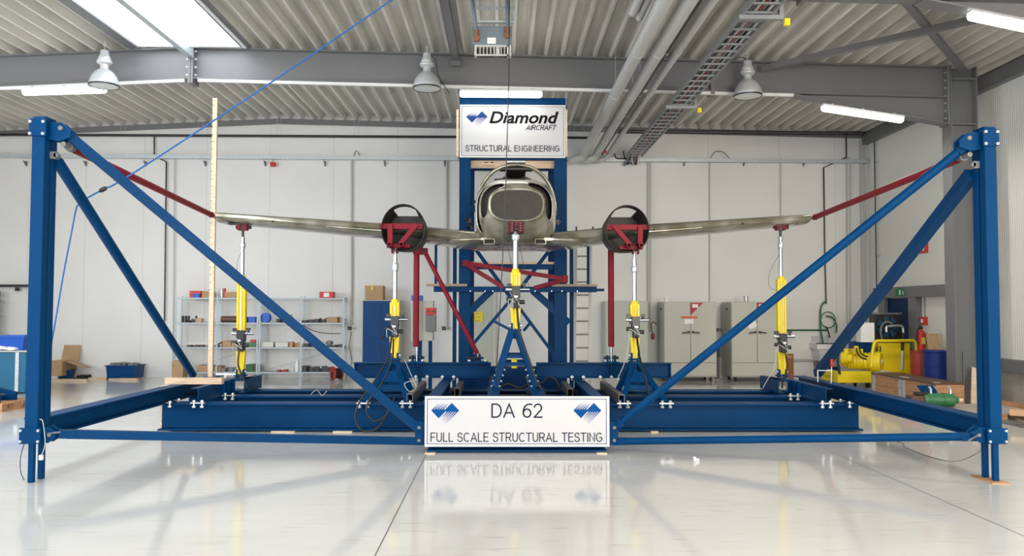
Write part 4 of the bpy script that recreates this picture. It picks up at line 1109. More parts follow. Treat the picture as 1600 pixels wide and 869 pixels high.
    for d_ in (21.5, 2.5):
        p = at(fxp(d_), pn[1] + 25.3, NY0 - .10)
        rhs(MB(), (p.x, NY0 - .10, p.z), (p.x, NY0 + .25, p.z), .065, .06, .010).build('tube_end', 'red', nac, split=False)
        MB().box((p.x, NY0 + .0, p.z), (.05, .02, .045)).build('tube_shade_block', 'dark', nac)  # dark block standing in for the shade inside the open tube
    for d_ in (16.5, 8.5):
        p = at(fxp(d_), pn[1] + 31, YA - .02); MB().box((p.x, YA - .02, p.z), (.022, .10, .16)).build('lug', 'red', nac, bevel=.003)
# ---------------------------------------------------------------- helpers for things placed by their front face
def pb(mb, x0, y0, x1, y1, Y, dep, shrink=0.0):
    a, b = at(x0, y1, Y), at(x1, y0, Y); a.z = max(a.z, 0.0)
    return mb.box2((a.x + shrink, Y, a.z + shrink), (b.x - shrink, Y + dep, b.z - shrink))
def one(name, m, lab, cat, mb, group=None, **k):
    return tag(mb.build(name, m, **k), lab, cat, group)

# ---------------------------------------------------------------- fluorescent battens
G = 'glowing fluorescent battens under the roof beams'
for a, b, Y, lab in (((36, 143.5), (166, 139.5), 14.28, 'glowing fluorescent batten left of the skylight joint, under the roof beam'),
                     ((718.5, 146), (847, 147), 14.25, 'glowing fluorescent batten just above the upper sign'),
                     ((1284, 168), (1411, 187), 14.25, 'glowing fluorescent batten on the sloping end of the roof beam by the right column'),
                     ((1513, 23), (1650, 52), 9.9, 'glowing fluorescent batten at the top right corner, nearest the camera')):
    A, B = at(*a, Y), at(*b, Y); d = (B - A).normalized(); u = Yv.cross(d).normalized(); u = u if u.z > 0 else -u
    t = thing('ceiling_lamp', lab, 'lamp', (A + B) / 2 + u * .08, G)
    MB().bar(A + u * .045, B + u * .045, .11, .045).build('lamp_body', 'white', t, bevel=.006)
    mb = MB(); w, h = .062, .05
    def sect(p, k): return [p + Yv * (w * k * math.cos(R(q))) + u * (-(h + .02) * k * max(0, math.sin(R(q)))) + u * (.02 if q in (0, 180) else .0) for q in range(0, 181, 20)]
    mb.loft([sect(A, .6), sect(A + d * .025, .95), sect(A + d * .05, 1), sect(B - d * .05, 1), sect(B - d * .025, .95), sect(B, .6)]).build('lamp_diffuser', 'tube', t)
    for k in (.12, .5, .88): MB().bar(A.lerp(B, k) + u * .065, A.lerp(B, k) + u * .095, .03, .05, up=Yv).build('bracket', 'galv', t)
    L = area('batten_light', (A + B) / 2 - u * .09, (A + B) / 2 - u * 2, .1, 1.3, 6 if 'sign' in lab else LAMP_W, (1.0, 0.95, 0.86))

# white cable duct under the front edge of the roof beam
xh_ = XC0 - 2.85
for xa, xb, lab in ((XL + .2, ridge.x - .12, 'white cable duct under the roof beam, left of its bolted joint'), (ridge.x + .12, xh_, 'long white cable duct under the roof beam, right of its bolted joint')):
    one('cable_duct', 'white', lab, 'cable duct', MB().bar((xa, YR - .085, roof_z(xa) - HD - .027), (xb, YR - .085, roof_z(xb) - HD - .027), .06, .05), 'white cable ducts under the roof beam')

# ---------------------------------------------------------------- high-bay lamps
G = 'bell-shaped high-bay lamps before the roof beam'
proto = None
for px, py, lab in ((162.5, 134, 'unlit bell-shaped high-bay lamp left of the skylight joint'), (667, 138, 'unlit bell-shaped high-bay lamp left of the upper sign'), (1168.5, 150, 'unlit bell-shaped high-bay lamp right of the cable tray')):
    Yl = 13.88; p = at(px, py, Yl)
    if proto is None:
        proto = t = thing('highbay_lamp', lab, 'lamp', (0, 0, 0), G)
        MB().lathe([(.242, 0), (.247, .02), (.236, .08), (.205, .165), (.155, .235), (.10, .28), (.074, .288)], (0, 0, 0), seg=32, cap=False).build('reflector', 'lamp', t, solid=.004)
        MB().lathe([(.249, -.012), (.252, .012), (.240, .012), (.240, -.012)], (0, 0, 0), seg=32, cap=False).build('rim', 'blacks', t)
        MB().lathe([(.238, -.006), (.10, -.012), (.0, -.014)], (0, 0, 0), seg=32, cap=False).build('cover_glass', 'lampglass', t)
        MB().lathe([(.074, .288), (.070, .30), (.072, .37), (.086, .375), (.122, .395), (.128, .42), (.122, .445), (.098, .45), (.105, .47), (.10, .50), (.075, .545), (.066, .62), (.0, .622)], (0, 0, 0), seg=24).build('gear_housing', 'lamp', t)
        MB().tube([(0, 0, .62), (0, 0, .70)], .008).tube(arc((0, 0, .725), .025, 0, 6.2, X, Z, 12), .006).build('hook', 'galv', t)
        o = t
    else: o = copy_tree(proto); o['label'] = lab
    o.location = p
    zr_ = roof_z(p.x)
    c = MB(); c.tube([(p.x, Yl, p.z + .70), (p.x, Yl, zr_ + .15)], .005, 6); k_ = c.build('hanger_rod', 'galv', None); k_.parent = o; k_.location = -p
    if px > 500:
        dx = .30 if px < 900 else -.18
        c = MB(); c.tube(spline([(p.x + .04, Yl, p.z + .6), (p.x + dx * .5, Yl - .02, p.z + .5), (p.x + dx * .7, Yl, p.z + .2), (p.x + dx * 1.3, Yl + .2, p.z + (-.03 if px < 900 else .15))] if px < 900 else [(p.x, Yl, p.z + .62), (p.x - .1, Yl, p.z + .69), (p.x - .25, Yl + .05, p.z + .66), (p.x - .45, Yl + .3, p.z + .55)]), .007, 6)
        k_ = c.build('lamp_cable', 'black', None); k_.parent = o; k_.location = -p

# ---------------------------------------------------------------- air heater under the roof
Y = 10.95
a, b = at(739, 86, Y), at(800, 41, Y)
t = thing('air_heater', 'grey-blue air heater with a slotted outlet hanging under the roof above the upper sign', 'heater', ((a.x + b.x) / 2, Y, a.z))
zg = at(770, 69.5, Y).z
MB().box2((a.x - .01, Y, zg), (b.x, Y + .42, b.z)).build('heater_body', 'heater', t, bevel=.01)
g = MB(); g.box2((a.x + .02, Y + .02, a.z), (a.x + .05, Y + .14, zg)).box2((b.x - .07, Y + .02, a.z), (b.x - .01, Y + .14, zg)).box2((a.x + .05, Y + .02, zg - .025), (b.x - .05, Y + .14, zg)).box2((a.x + .05, Y + .02, a.z), (b.x - .05, Y + .05, a.z + .02)); g.build('outlet_frame', 'greypipe', t, split=False)
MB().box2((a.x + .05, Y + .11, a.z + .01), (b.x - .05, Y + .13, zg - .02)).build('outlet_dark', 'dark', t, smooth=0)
g = MB()
for k in range(8):
    x = a.x + .09 + k * (b.x - a.x - .2) / 7; g.box((x, Y + .07, (a.z + zg) / 2), (.012 if k != 5 else .05, .09, zg - a.z - .03), rz=.25)
g.build('outlet_slat', 'greypipe', t)
q = at(768, 63.5, Y - .003); MB().box(q, (.12, .006, .085)).build('data_plate', 'white', t)
for py in (11, 32.5):
    q = at(770, py, Y + .05); MB().box((q.x, Y + .1, q.z), (.60, .05, .03)).build('hanger_rail', 'galv', t)
for px in (744, 804):
    x = at(px, 30, Y + .1).x; MB().cyl((x, Y + .1, at(px, 34, Y).z), (x, Y + .1, roof_z(x)), .006, seg=6).build('threaded_rod', 'galv', t)
for px, ptop, zz in ((744.5, 735, 57), (792.5, 792, 52)):
    p0 = at(px, zz, Y - .04); top = at(ptop, -10, Y - .04)
    MB().tube(spline([top, at(ptop + (px - ptop) * .5, 12, Y - .04), p0]), .027, 10).build('supply_pipe', 'heater', t)
    MB().cyl(p0 + V((0, -.0, -.02)), p0 + V((0, 0, .08)), .036).cyl(p0 + V((0, -.03, -.03)), p0 + V((0, .06, -.03)), .04).build('copper_joint', 'brass', t, split=False)

# ---------------------------------------------------------------- pipes, cable tray
def ypipe(name, m, lab, px, py, z, r, y0, y1, cat='pipe', bend=True, group=None, seg=18):
    x = atz(px, py, z).x
    t = thing(name, lab, cat, (x, (y0 + y1) / 2, z), group)
    pts = [(x, y0, z), (x, y1, z)]
    if bend: pts += spline([(x, y1 + .12, z - .02), (x - .06, y1 + .24, z - .10), (x - .20, y1 + .27, z - .14), (x - .30, y1 + .40, z - .14)], 5)
    MB().tube([V(p) for p in pts], r, seg).build('pipe', m, t, split=False)
    k = MB()
    for yy in [v for v in (6.5, 9.2, 11.6, 13.9, 15.4, 17.8) if y0 < v < y1]:
        k.cyl((x, yy - .01, z), (x, yy + .01, z), r + .006, seg=seg); k.cyl((x, yy, z + r), (x, yy, roof_z(x) + .01), .004, seg=6)
    k.build('pipe_hanger', 'greypipe', t)
    return x
G = 'grey insulated pipes running under the roof to the back wall'
ypipe('insulated_pipe', 'greypipe', 'thick grey insulated pipe under the roof, leftmost of the bundle next to the upper sign', 999, 76, 5.5, .098, 2.0, 19.0, group=G)
ypipe('insulated_pipe', 'greypipe', 'thick grey insulated pipe in the middle of the bundle under the roof', 1031.5, 76, 5.5, .095, 2.0, 19.05, group=G)
ypipe('insulated_pipe', 'greypipe', 'thinner grey pipe under the roof, the one of the bundle closest to the cable tray', 1063, 76, 5.5, .055, 2.0, 19.1, group=G)
ypipe('black_pipe', 'blacks', 'thin black pipe between the grey insulated pipes under the roof', 1047, 76, 5.48, .018, 8.4, 19.3, bend=False, seg=8)
G = 'short grey pipe ends high above the pipe bundle'
for px, py, r, lab in ((989, 20, .06, 'short capped grey pipe end high above the bundle, nearer to the heater'), (999, 28, .05, 'short capped grey pipe end high above the bundle, next to the thick pipe')):
    q = atz(px, py, 5.72); one('pipe_end', 'greypipe', lab, 'pipe', MB().cyl((q.x, q.y, 5.72), (q.x, 3.0, 5.72), r, seg=14), G)
    MB().cyl((q.x, q.y + 0.0, 5.72 + r), (q.x, q.y + .0, roof_z(q.x)), .004, seg=6).build('pipe_hanger', 'galv', bpy.data.objects[[o.name for o in COL.objects if o.name.startswith('pipe_end')][-1]])
zt_ray = 5.44
xa, xb = atz(998.5, 220, zt_ray).x, atz(1024, 220, zt_ray).x
t = thing('cable_tray', 'galvanised ladder cable tray full of cables running under the roof to the back wall', 'cable tray', ((xa + xb) / 2, 11, zt_ray))
for x in (xa, xb): MB().box2((x - .012, 2.5, zt_ray - .035), (x + .012, 19.25, zt_ray + .045)).build('side_rail', 'tray', t)
for k in range(56): MB().box(((xa + xb) / 2, 2.6 + k * .3, zt_ray - .02), (xb - xa - .024, .035, .022)).build('rung', 'tray', t)
cols = ['greysteel', 'black', 'greypipe', 'redcable', 'greysteel', 'black', 'offwhite']
for k in range(7):
    x = xa + .06 + k * (xb - xa - .12) / 6
    pts = [(x + random.uniform(-.012, .012), 2.6 + j * .75, zt_ray + .010 + random.uniform(0, .012)) for j in range(23)] + [(x, 19.35, zt_ray - .03), (x + random.uniform(-.1, .1), 19.5, zt_ray - .16), (x + random.uniform(-.12, .12), 19.62, 5.40 - .06)]
    MB().tube(spline(pts, 3), .016 if k % 2 else .02, 6).build('cable', cols[k], t, split=False)
for yy in (14.32, 9.86):
    b = MB(); b.box2((xa - .06, yy - .03, zt_ray - .09), (xb + .14, yy + .03, zt_ray - .036)); b.box2((xb + .09, yy - .03, zt_ray - .036), (xb + .14, yy + .03, zt_ray + .24)); b.build('support_bracket', 'tray', t, split=False)
    MB().box((xb + .19, yy, zt_ray - .12), (.07, .06, .09)).build('yellow_cap', 'yellow', t, bevel=.006)

# ---------------------------------------------------------------- pipes and trunking on the back wall
def wallpipe(name, m, lab, pts, r, Y=YW - .06, cat='pipe', hang=(), group=None):
    P = [at(px, py, Y) for px, py in pts]
    t = thing(name, lab, cat, sum(P, V()) / len(P), group)
    MB().tube(P, r, 8).build('pipe', m, t, split=False)
    k = MB()
    for px in hang:
        for dx in (-.05, .05):
            q = at(px, pts[0][1] + (pts[-1][1] - pts[0][1]) * (px - pts[0][0]) / (pts[-1][0] - pts[0][0] + .01), Y)
            k.cyl((q.x + dx, Y - .0, q.z), (q.x + dx, Y - .0, roof_z(q.x) + .14), .004, seg=5)
    if hang: k.build('hanger_rod', 'galv', t)
    return t
wallpipe('sprinkler_pipe', 'blacks', 'black pipe along the top of the back wall, left of the tower', [(-6, 210.5), (716, 214)], .032, YW - .18, hang=(192, 313, 436, 557, 678))
wallpipe('sprinkler_pipe', 'blacks', 'short black pipe along the back wall between the tower and the grey pipes', [(884, 215), (922, 215.5)], .032, YW - .18, hang=(894, 916))
for y0, y1, lab in ((203.5, 206.5, 'thin black conduit high on the back wall right of the cable tray, upper of two'), (207.5, 210.5, 'thin black conduit high on the back wall right of the cable tray, lower of two')):
    wallpipe('conduit', 'blacks', lab, [(962, y0), (1352, y1)], .014, YW - .16, hang=(982, 1106, 1224) if y0 < 205 else (1312,))
for xA, xB, lab in ((-8, 716, 'long galvanised cable trunking along the back wall, left of the tower'), (885, 1355, 'long galvanised cable trunking along the back wall, right of the tower')):
    A, B = at(xA, 243.5 + (xA * .0066), YW - .14), at(xB, 243.5 + xB * .0066, YW - .14)
    t = thing('cable_trunking', lab, 'cable tray', (A + B) / 2, 'cable trunking on the back wall')
    MB().bar(A, B, .12, .085).build('trunking', 'galv', t)
    for px in range(36, 1360, 94):
        if xA < px < xB:
            q = at(px, 252, YW - .15); k = MB(); k.prism([(0, 0), (.14, 0), (.14, -.12)], (q.x - .01, YW - .15, q.z + .015), Yv, Z, V((.03, 0, 0))); k.build('bracket', 'greysteel', t)
wallpipe('drop_pipe', 'blacks', 'black pipe dropping down the back wall behind the left slanting struts', [(241, 213), (241, 244), (260, 253), (259, 330), (257, 500), (251, 512)], .018)
wallpipe('drop_pipe', 'blacks', 'black pipe dropping to the green hose above the sink', [(1322, 207), (1322.5, 246), (1287, 262), (1289, 400), (1291, 475)], .018)
wallpipe('conduit', 'greypipe', 'pale grey conduit on the back wall beside the left black drop pipe', [(273, 247), (270, 590)], .014)
for px, ye, r, lab in ((549.5, 508, .026, 'grey conduit down the back wall to the socket right of the shelves'), (698, 510, .030, 'grey conduit down the back wall to the sockets left of the tower'), (1014, 518, .045, 'wide grey conduit down the back wall to the red socket behind the right actuators'),
                   (1109, 470, .014, 'thin grey conduit down the back wall above the left grey chamber'), (1326, 532, .05, 'wide grey conduit down the back wall near the right corner'), (1220, 420, .012, 'thin grey conduit down the back wall behind the right wing tip')):
    wallpipe('conduit', 'greypipe', lab, [(px, 247), (px, ye)], r, YW - max(.05, r + .006), 'conduit')
tq = at(1355, 250, YW - .05); one('corner_profile', 'greypipe', 'pale vertical profile in the corner of the back wall and the right wall', 'profile', MB().box2((XR - .20, YW - .05, 0), (XR - .06, YW - .004, tq.z + .6)))
for pts, lab in (([(553, 246), (556, 236), (561, 240), (563, 248)], 'small grey cable loop on the trunking above the shelves'), ([(1110, 247), (1118, 237), (1130, 238), (1141, 249)], 'black cable arch on the trunking right of the cable tray')):
    one('cable_loop', 'black', lab, 'cable', MB().tube(spline([at(px, py, YW - .19) for px, py in pts]), .009, 6))
for pts, lab in (([(960, 240), (963, 247), (972, 248), (985, 249)], 'thick black cable end drooping beside the pipe elbows'), ([(974, 236), (976, 246), (980, 249)], 'thin black cable drooping between pipe elbows and cable tray')):
    one('cable_end', 'black', lab, 'cable', MB().tube(spline([at(px, py, YW - .22) for px, py in pts]), .016, 6))
one('flow_arrow', 'brightred', 'small red arrow tag at the end of the grey pipes', 'tag', MB().prism([(0, 0), (.14, .08), (.16, 0)], at(938, 239.5, 19.0), X, Z, V((0, .004, 0))))
t = thing('fire_alarm', 'small red fire alarm sounder hanging under the trunking on the back wall', 'alarm', at(426, 260, YW - .1))
q = at(426.5, 257, YW - .1); MB().box(q, (.12, .10, .11)).build('sounder', 'brightred', t, bevel=.015); MB().cyl(q + V((0, 0, .05)), (q.x, q.y, at(426, 248, YW - .1).z), .008).build('stem', 'redcable', t)
# right wall: drop pipe, red pictogram sign, exit sign
q = [atx(1376, 210, XR - .05), atx(1366, 214, XR - .05), atx(1366, 340, XR - .05), atx(1371, 460, XR - .05)]
q[2].y = q[3].y = q[1].y
t = thing('drop_pipe', 'thin black pipe down the ribbed right wall near the corner', 'pipe', q[2]); MB().tube(q, .014, 6).build('pipe', 'blacks', t, split=False)
for py in (252, 400): p = atx(1372, py, XR - .03); MB().box((XR - .025, q[1].y - .06, p.z), (.045, .16, .012)).build('pipe_clip', 'galv', t)
p = atx(1443.5, 385, XR); t = thing('extinguisher_sign', 'red square fire sign with a white pictogram on the right wall', 'sign', p)
MB().box((XR - .012, p.y, p.z), (.022, .36, .30)).build('panel', 'brightred', t)
MB().prism([(-.05, -.09), (.05, -.09), (.05, .03), (.02, .07), (-.03, .07), (-.05, .03)], (XR - .026, p.y, p.z), Yv, Z, V((.002, 0, 0))).build('pictogram', 'white', t, smooth=0, split=False)
MB().prism([(-.11, .02), (-.07, .10), (-.05, .09), (-.09, .01)], (XR - .026, p.y, p.z), Yv, Z, V((.002, 0, 0))).build('pictogram', 'white', t, smooth=0, split=False)
p = atx(1407, 457, XR - .2); t = thing('exit_sign', 'green and white emergency exit sign over the blue door', 'sign', p)
MB().box((p.x, p.y, p.z), (.20, .08, .17)).build('panel', 'signgreen', t); 
MB().box((p.x + .14, p.y, p.z), (.08, .10, .18)).build('lamp_box', 'white', t)
MB().box((p.x - .04, p.y - .043, p.z), (.035, .004, .11)).box((p.x + .03, p.y - .043, p.z - .01), (.025, .004, .08)).box((p.x + .055, p.y - .043, p.z + .02), (.03, .004, .025)).build('pictogram', 'white', t)

# ---------------------------------------------------------------- lines hanging in the hall
rp = spline([at(650, -26, 9.6), at(612, 0, 9.4), at(410, 138, 9.1), at(206, 272, 8.85), at(161, 296, 8.82), at(133, 311, 8.80)], 10) + spline([at(124, 319, 8.82), at(119, 326, 8.86), at(112, 362, 8.9), at(100, 424, 8.95), at(86, 505, 9.0), at(80, 540, 9.05)], 6)
t = thing('rope', 'blue rope from the roof over the left slanting strut, hanging down behind the left post', 'rope', rp[0])
MB().tube(rp, .009, 8).build('rope_line', 'rope', t, split=False)
q = at(161, 296, 8.82); d = (at(140, 307, 8.8) - at(180, 285, 8.84)).normalized()
MB().tube([q - d * .05, q - d * .025, q + d * .025, q + d * .05], [.010, .026, .026, .010], 10).build('knot', 'blacks', t, split=False)
one('steel_wire', 'blacks', 'thin dark cable hanging from the roof in front of the aircraft nose', 'cable', MB().tube([at(796, -12, 10.7), at(795, 130, 10.75), at(789, 330, 10.85), at(784, 430, 10.9), at(776, 575, 10.98), V((at(775, 600, 11).x, 11.0, ZO - .02))], .0075, 6))
one('steel_wire', 'galv', 'thin pale wire from the roof to the right edge of the upper sign', 'cable', MB().tube([at(884, 60, 14.5), at(884.5, 165, 14.5)], .005, 6))
for pts, lab in (([(809, 364), (815, 400), (826, 447)], 'thin wire from the aircraft belly to the nose actuator, on its right'), ([(790, 372), (800, 415), (808, 440)], 'thin wire from the aircraft belly slanting across the piston rod')):
    one('thin_wire', 'blacks', lab, 'wire', MB().tube([at(px, py, 11.5) for px, py in pts], .004, 5))

# ---------------------------------------------------------------- timber and small things on the rig
a, b = at(331, 583, 12.85), at(338.5, 583, 12.85); zt = at(335, 152.5, 12.85).z
t = thing('measuring_pole', 'tall pale timber measuring pole standing on the left side beam', 'pole', (-4.85, 12.85, ZO))
MB().bar((-4.845, 12.90, ZO), (-4.85 + .01, 12.90, zt), .075, .05, up=Yv).build('pole', 'wood', t, bevel=.002)
m_ = MB()
for k in range(26): z = 2.0 + k * .12; m_.box((-4.845 - .022, 12.873, z), (.03 if k % 5 else .055, .003, .006))
m_.build('tick_marks', 'ink', t, split=False)
yP = 11.62
a, b = at(257, 597, yP), at(346.5, 597, yP)
one('timber_block', 'woodx', 'pale squared timber lying across the two left beams in front of the strut foot', 'timber', MB().box2((a.x, yP, ZO + .001), (b.x, yP + .10, ZO + .093)), bevel=.003)
one('timber_plank', 'wood', 'pale timber plank lying lengthwise behind the squared timber on the left side beam', 'timber', MB().bar((-4.915, 11.74, ZO + .022), (-4.90, 12.30, ZO + .022), .07, .042))
one('timber_plank', 'wood', 'short timber board standing on the floor at the left end of the front floor beam', 'timber', MB().box2((BX0 - .12, 11.42, 0), (BX0 - .035, 11.56, .60)), bevel=.002)
t = thing('white_pipe_tee', 'thin white plastic pipe with a tee beside the left wing-tip actuator', 'pipe', at(358, 590, 12.75))
p0, p1 = at(338, 586, 12.78), at(372, 585.5, 12.72); p0.z = p1.z = ZO + .05
MB().cyl(p0, p1, .017, seg=10).build('pipe', 'white', t); mid = p0.lerp(p1, .5); MB().cyl(mid, (mid.x - .02, mid.y - .06, ZO), .016, seg=10).cyl(mid - X * .04, mid + X * .04, .024, seg=10).build('tee', 'white', t, split=False)
# screw clamp on the right side beam
p = V((4.76, 11.9, ZO)); t = thing('screw_clamp', 'screw clamp with a red handle on the right side beam near the slanting strut', 'clamp', p)
MB().bar(p + V((-.20, 0, .02)), p + V((-.20, 0, .20)), .008, .016, up=X).bar(p + V((-.205, 0, .19)), p + V((.0, 0, .19)), .008, .014).bar(p + V((-.205, 0, -.06)), p + V((-.07, 0, -.06)), .008, .014).build('clamp_arm', 'galv', t, split=False)
MB().cyl(p + V((0, 0, .001)), p + V((.01, 0, .25)), .008, seg=8).build('clamp_screw', 'zinc', t); MB().cyl(p + V((.01, 0, .24)), p + V((.014, 0, .36)), .018, .022, seg=10).build('clamp_handle', 'brightred', t)
# cables on the posts and on the floor
q = [V((LX + .09, 7.85, .62)), V((LX + .13, 7.83, .60)), V((LX + .16, 7.82, .45)), V((LX + .16, 7.82, .36)), V((LX + .13, 7.82, .27))]
t = thing('hanging_cable', 'thin white cable with a white plug hanging on the left post foot', 'cable', q[2]); MB().tube(spline(q), .0035, 6).build('cable', 'offwhite', t, split=False); MB().box((LX + .13, 7.82, .255), (.035, .03, .05)).build('plug', 'white', t, bevel=.005)
one('thin_cable', 'black', 'thin black cable hanging along the left foot of the left post', 'cable', MB().tube(spline([V((LX - .05, 7.84, .38)), V((LX - .075, 7.83, .25)), V((LX - .07, 7.83, .12)), V((LX - .04, 7.84, .03))]), .004, 6))
fl = [atz(1394, 688, .005), atz(1412, 694, .005), atz(1414, 699, .005), atz(1450, 713, .005), atz(1490, 721, .005), atz(1520, 712, .006), atz(1540, 698, .006)]
one('floor_cable', 'greysteel', 'thin grey cable lying curled on the floor left of the right post', 'cable', MB().tube(spline(fl), .005, 6))
p = atz(1088, 721, 0); t = thing('white_adapter', 'tiny white plastic adapter lying alone on the floor right of the lower sign', 'adapter', p)
MB().box((p.x, p.y, .016), (.06, .05, .032)).build('body', 'white', t, bevel=.006); MB().box((p.x - .02, p.y, .040), (.03, .04, .02)).build('top', 'white', t, bevel=.004)
for dx, side, y0 in ((1, 'left', 7.86), (-1, 'right', 7.86)):
    x = (LX + .19) if dx > 0 else (RX - .19)
    one('locking_lever', 'greysteel', 'thin metal locking pin sticking out of the %s post foot' % side, 'pin', MB().cyl((x - dx * .06, y0 + .05, .47), (x + dx * .12, y0 - .05, .50 if dx > 0 else .42), .008, seg=8))
# hydraulic hoses and signal cables
def hose(pts, r, m, lab, cat='hose'):
    return one('hydraulic_hose' if r > .01 else 'signal_cable', m, lab, cat, MB().tube(spline([at(*p) for p in pts], 8), r, 8))
hose([(612, 525, 11.75), (606, 560, 11.5), (585, 596, 11.2), (562, 628, 10.98), (555, 655, 10.95), (568, 673, 10.94), (588, 670, 10.95), (603, 650, 10.96), (611, 630, 10.98)], .014, 'black', 'black hose from the left inboard actuator making a wide loop over the front floor beam')
hose([(615, 530, 11.72), (612, 565, 11.45), (596, 600, 11.1), (577, 625, 10.97), (573, 645, 10.93), (585, 658, 10.92), (602, 650, 10.93), (612, 632, 10.95), (616, 622, 11.0)], .013, 'black', 'black hose from the left inboard actuator making a small loop over the front floor beam')
hose([(995, 525, 11.75), (1000, 560, 11.5), (1008, 590, 11.25), (1016, 622, 11.05)], .016, 'black', 'black hose running down the right inboard trestle')
hose([(984, 525, 11.75), (978, 560, 11.5), (966, 590, 11.2), (958, 605, 11.3)], .005, 'offwhite', 'white cable running down from the right inboard actuator', 'cable')
hose([(632, 562, 11.8), (642, 585, 11.6), (650, 605, 11.4), (640, 612, 11.3), (632, 600, 11.3), (645, 596, 11.3), (652, 604, 11.35)], .0045, 'offwhite', 'white cable coiled beside the left inboard trestle', 'cable')
hose([(807, 470, 11.1), (812, 520, 10.95), (826, 560, 10.9), (840, 600, 10.85), (852, 616, 10.9)], .016, 'black', 'black hose running down the right leg of the nose trestle')
hose([(374, 545, 12.5), (372, 570, 12.45), (380, 590, 12.4), (386, 606, 12.3)], .014, 'black', 'black hose at the foot of the left wing-tip actuator')
hose([(1226, 545, 12.5), (1230, 575, 12.45), (1224, 592, 12.4), (1222, 606, 12.3)], .014, 'black', 'black hose at the foot of the right wing-tip actuator')
hose([(1213, 545, 12.5), (1210, 575, 12.45), (1200, 592, 12.4), (1192, 606, 12.35)], .0045, 'offwhite', 'thin pale cable at the foot of the right wing-tip actuator', 'cable')
hose([(485, 617.8, 12.06), (490, 612, 12.06), (496, 610, 12.06), (503, 617.8, 12.06), (511, 611, 12.06)], .004, 'offwhite', 'thin white wire lying on the middle floor beam left of the hanging hoses', 'cable')
hose([(846, 600, 12.2), (856, 590, 12.2), (866, 592, 12.2), (874, 605, 12.2), (872, 613, 12.1)], .015, 'black', 'black hose arching under the right crossbeam')
hose([(780, 606, 11.9), (795, 600, 11.9), (812, 606, 11.8), (830, 600, 11.8), (838, 610, 11.7)], .018, 'black', 'black hose bundle lying behind the legs of the nose trestle')
hose([(384, 385, 12.6), (372, 405, 12.6), (370, 425, 12.6)], .004, 'greysteel', 'thin sensor wire at the left wing-tip piston rod', 'wire')
hose([(1220.5, 392, 12.70), (1203, 425, 12.6), (1202, 448, 12.6), (1214, 454, 12.6)], .004, 'greysteel', 'thin sensor wire looping beside the right wing-tip actuator', 'wire')
# ---------------------------------------------------------------- far left: bench, tote, pallet, boxes
YB_ = 16.0
xr = at(42, 560, YB_).x
t = thing('workbench', 'teal-blue workbench with a grey top behind the left post', 'workbench', (xr - .7, YB_, 0))
zt = at(30, 548, YB_).z
MB().box2((xr - 1.5, YB_, .02), (xr - .02, YB_ + .7, zt - .035)).build('cabinet', mat('teal_blue_paint', (0.004, 0.12, 0.24), .45), t, bevel=.006)
MB().box2((xr - 1.55, YB_ - .03, zt - .03), (xr + .01, YB_ + .75, zt)).build('worktop', 'greypipe', t, bevel=.004)
MB().box2((xr - .22, YB_ - .016, 0), (xr - .15, YB_ - .002, zt - .035)).build('side_strip', 'galv', t)
t = thing('tote_box', 'bright blue open plastic tote on the workbench behind the left post', 'tote', at(24, 546, YB_ + .2))
p = at(26, 546, YB_ + .25); p.z = zt
mb = MB()
def tray(mb, p, w0, d0, w1, d1, h, tk=.012):
    """open box tapering from the base (w0,d0) to the rim (w1,d1)"""
    def rc(w, d, z): return [p + V((-w / 2, -d / 2, z)), p + V((w / 2, -d / 2, z)), p + V((w / 2, d / 2, z)), p + V((-w / 2, d / 2, z))]
    mb.loft([rc(w0, d0, 0), rc(w1, d1, h), rc(w1 + .05, d1 + .05, h), rc(w1 + .05, d1 + .05, h - .02), rc(w1 + .012, d1 + .012, h - .02)], True, False)
    mb.loft([rc(w1, d1, h), rc(w0 - .02, d0 - .02, .012)], False, True); return mb
tray(mb, p, .40, .30, .55, .42, .30).build('tub', 'brightblue', t, split=False)
one('white_cloth', 'white', 'white crumpled cloth lying on the workbench in front of the blue tote', 'cloth', MB().loft([[at(8, 545, YB_ + .05) + V((r * math.cos(i * .5236) * .26, r * math.sin(i * .5236) * .10 + .03, zz + .018 * math.sin(i * 2.3))) for i in range(12)] for r, zz in ((1, .005), (.8, .045), (.4, .06), (.1, .05))]))
bpy.data.objects['white_cloth'].location.z = zt - at(8, 545, YB_ + .05).z + .012
one('bin_rack', 'bluebox', 'dark blue rack of bins against the back wall at the left picture edge', 'rack', (lambda m: [m.box2((at(-12, 0, 19.3).x, 19.3 + k * .0, at(0, 524 - k * 12, 19.3).z), (at(5, 0, 19.3).x, 19.5, at(0, 524 - k * 12 - 9, 19.3).z)) for k in range(6)] and m.box2((at(-12, 0, 19.5).x, 19.5, 0), (at(4, 0, 19.5).x, 19.54, at(0, 451, 19.5).z)))(MB()))
q0, q1 = at(-6, 446.5, YW - .1), at(47, 446.5, YW - .1)
t = thing('wall_rail', 'dark rail with a small box fixed to the back wall behind the left post', 'rail', (q0 + q1) / 2)
MB().box2((q0.x, YW - .12, q0.z - .03), (q1.x, YW - .002, q0.z + .03)).build('rail', 'blacks', t); q = at(27, 452, YW - .13); MB().box(q, (.08, .06, .09)).build('switch_box', 'blacks', t)
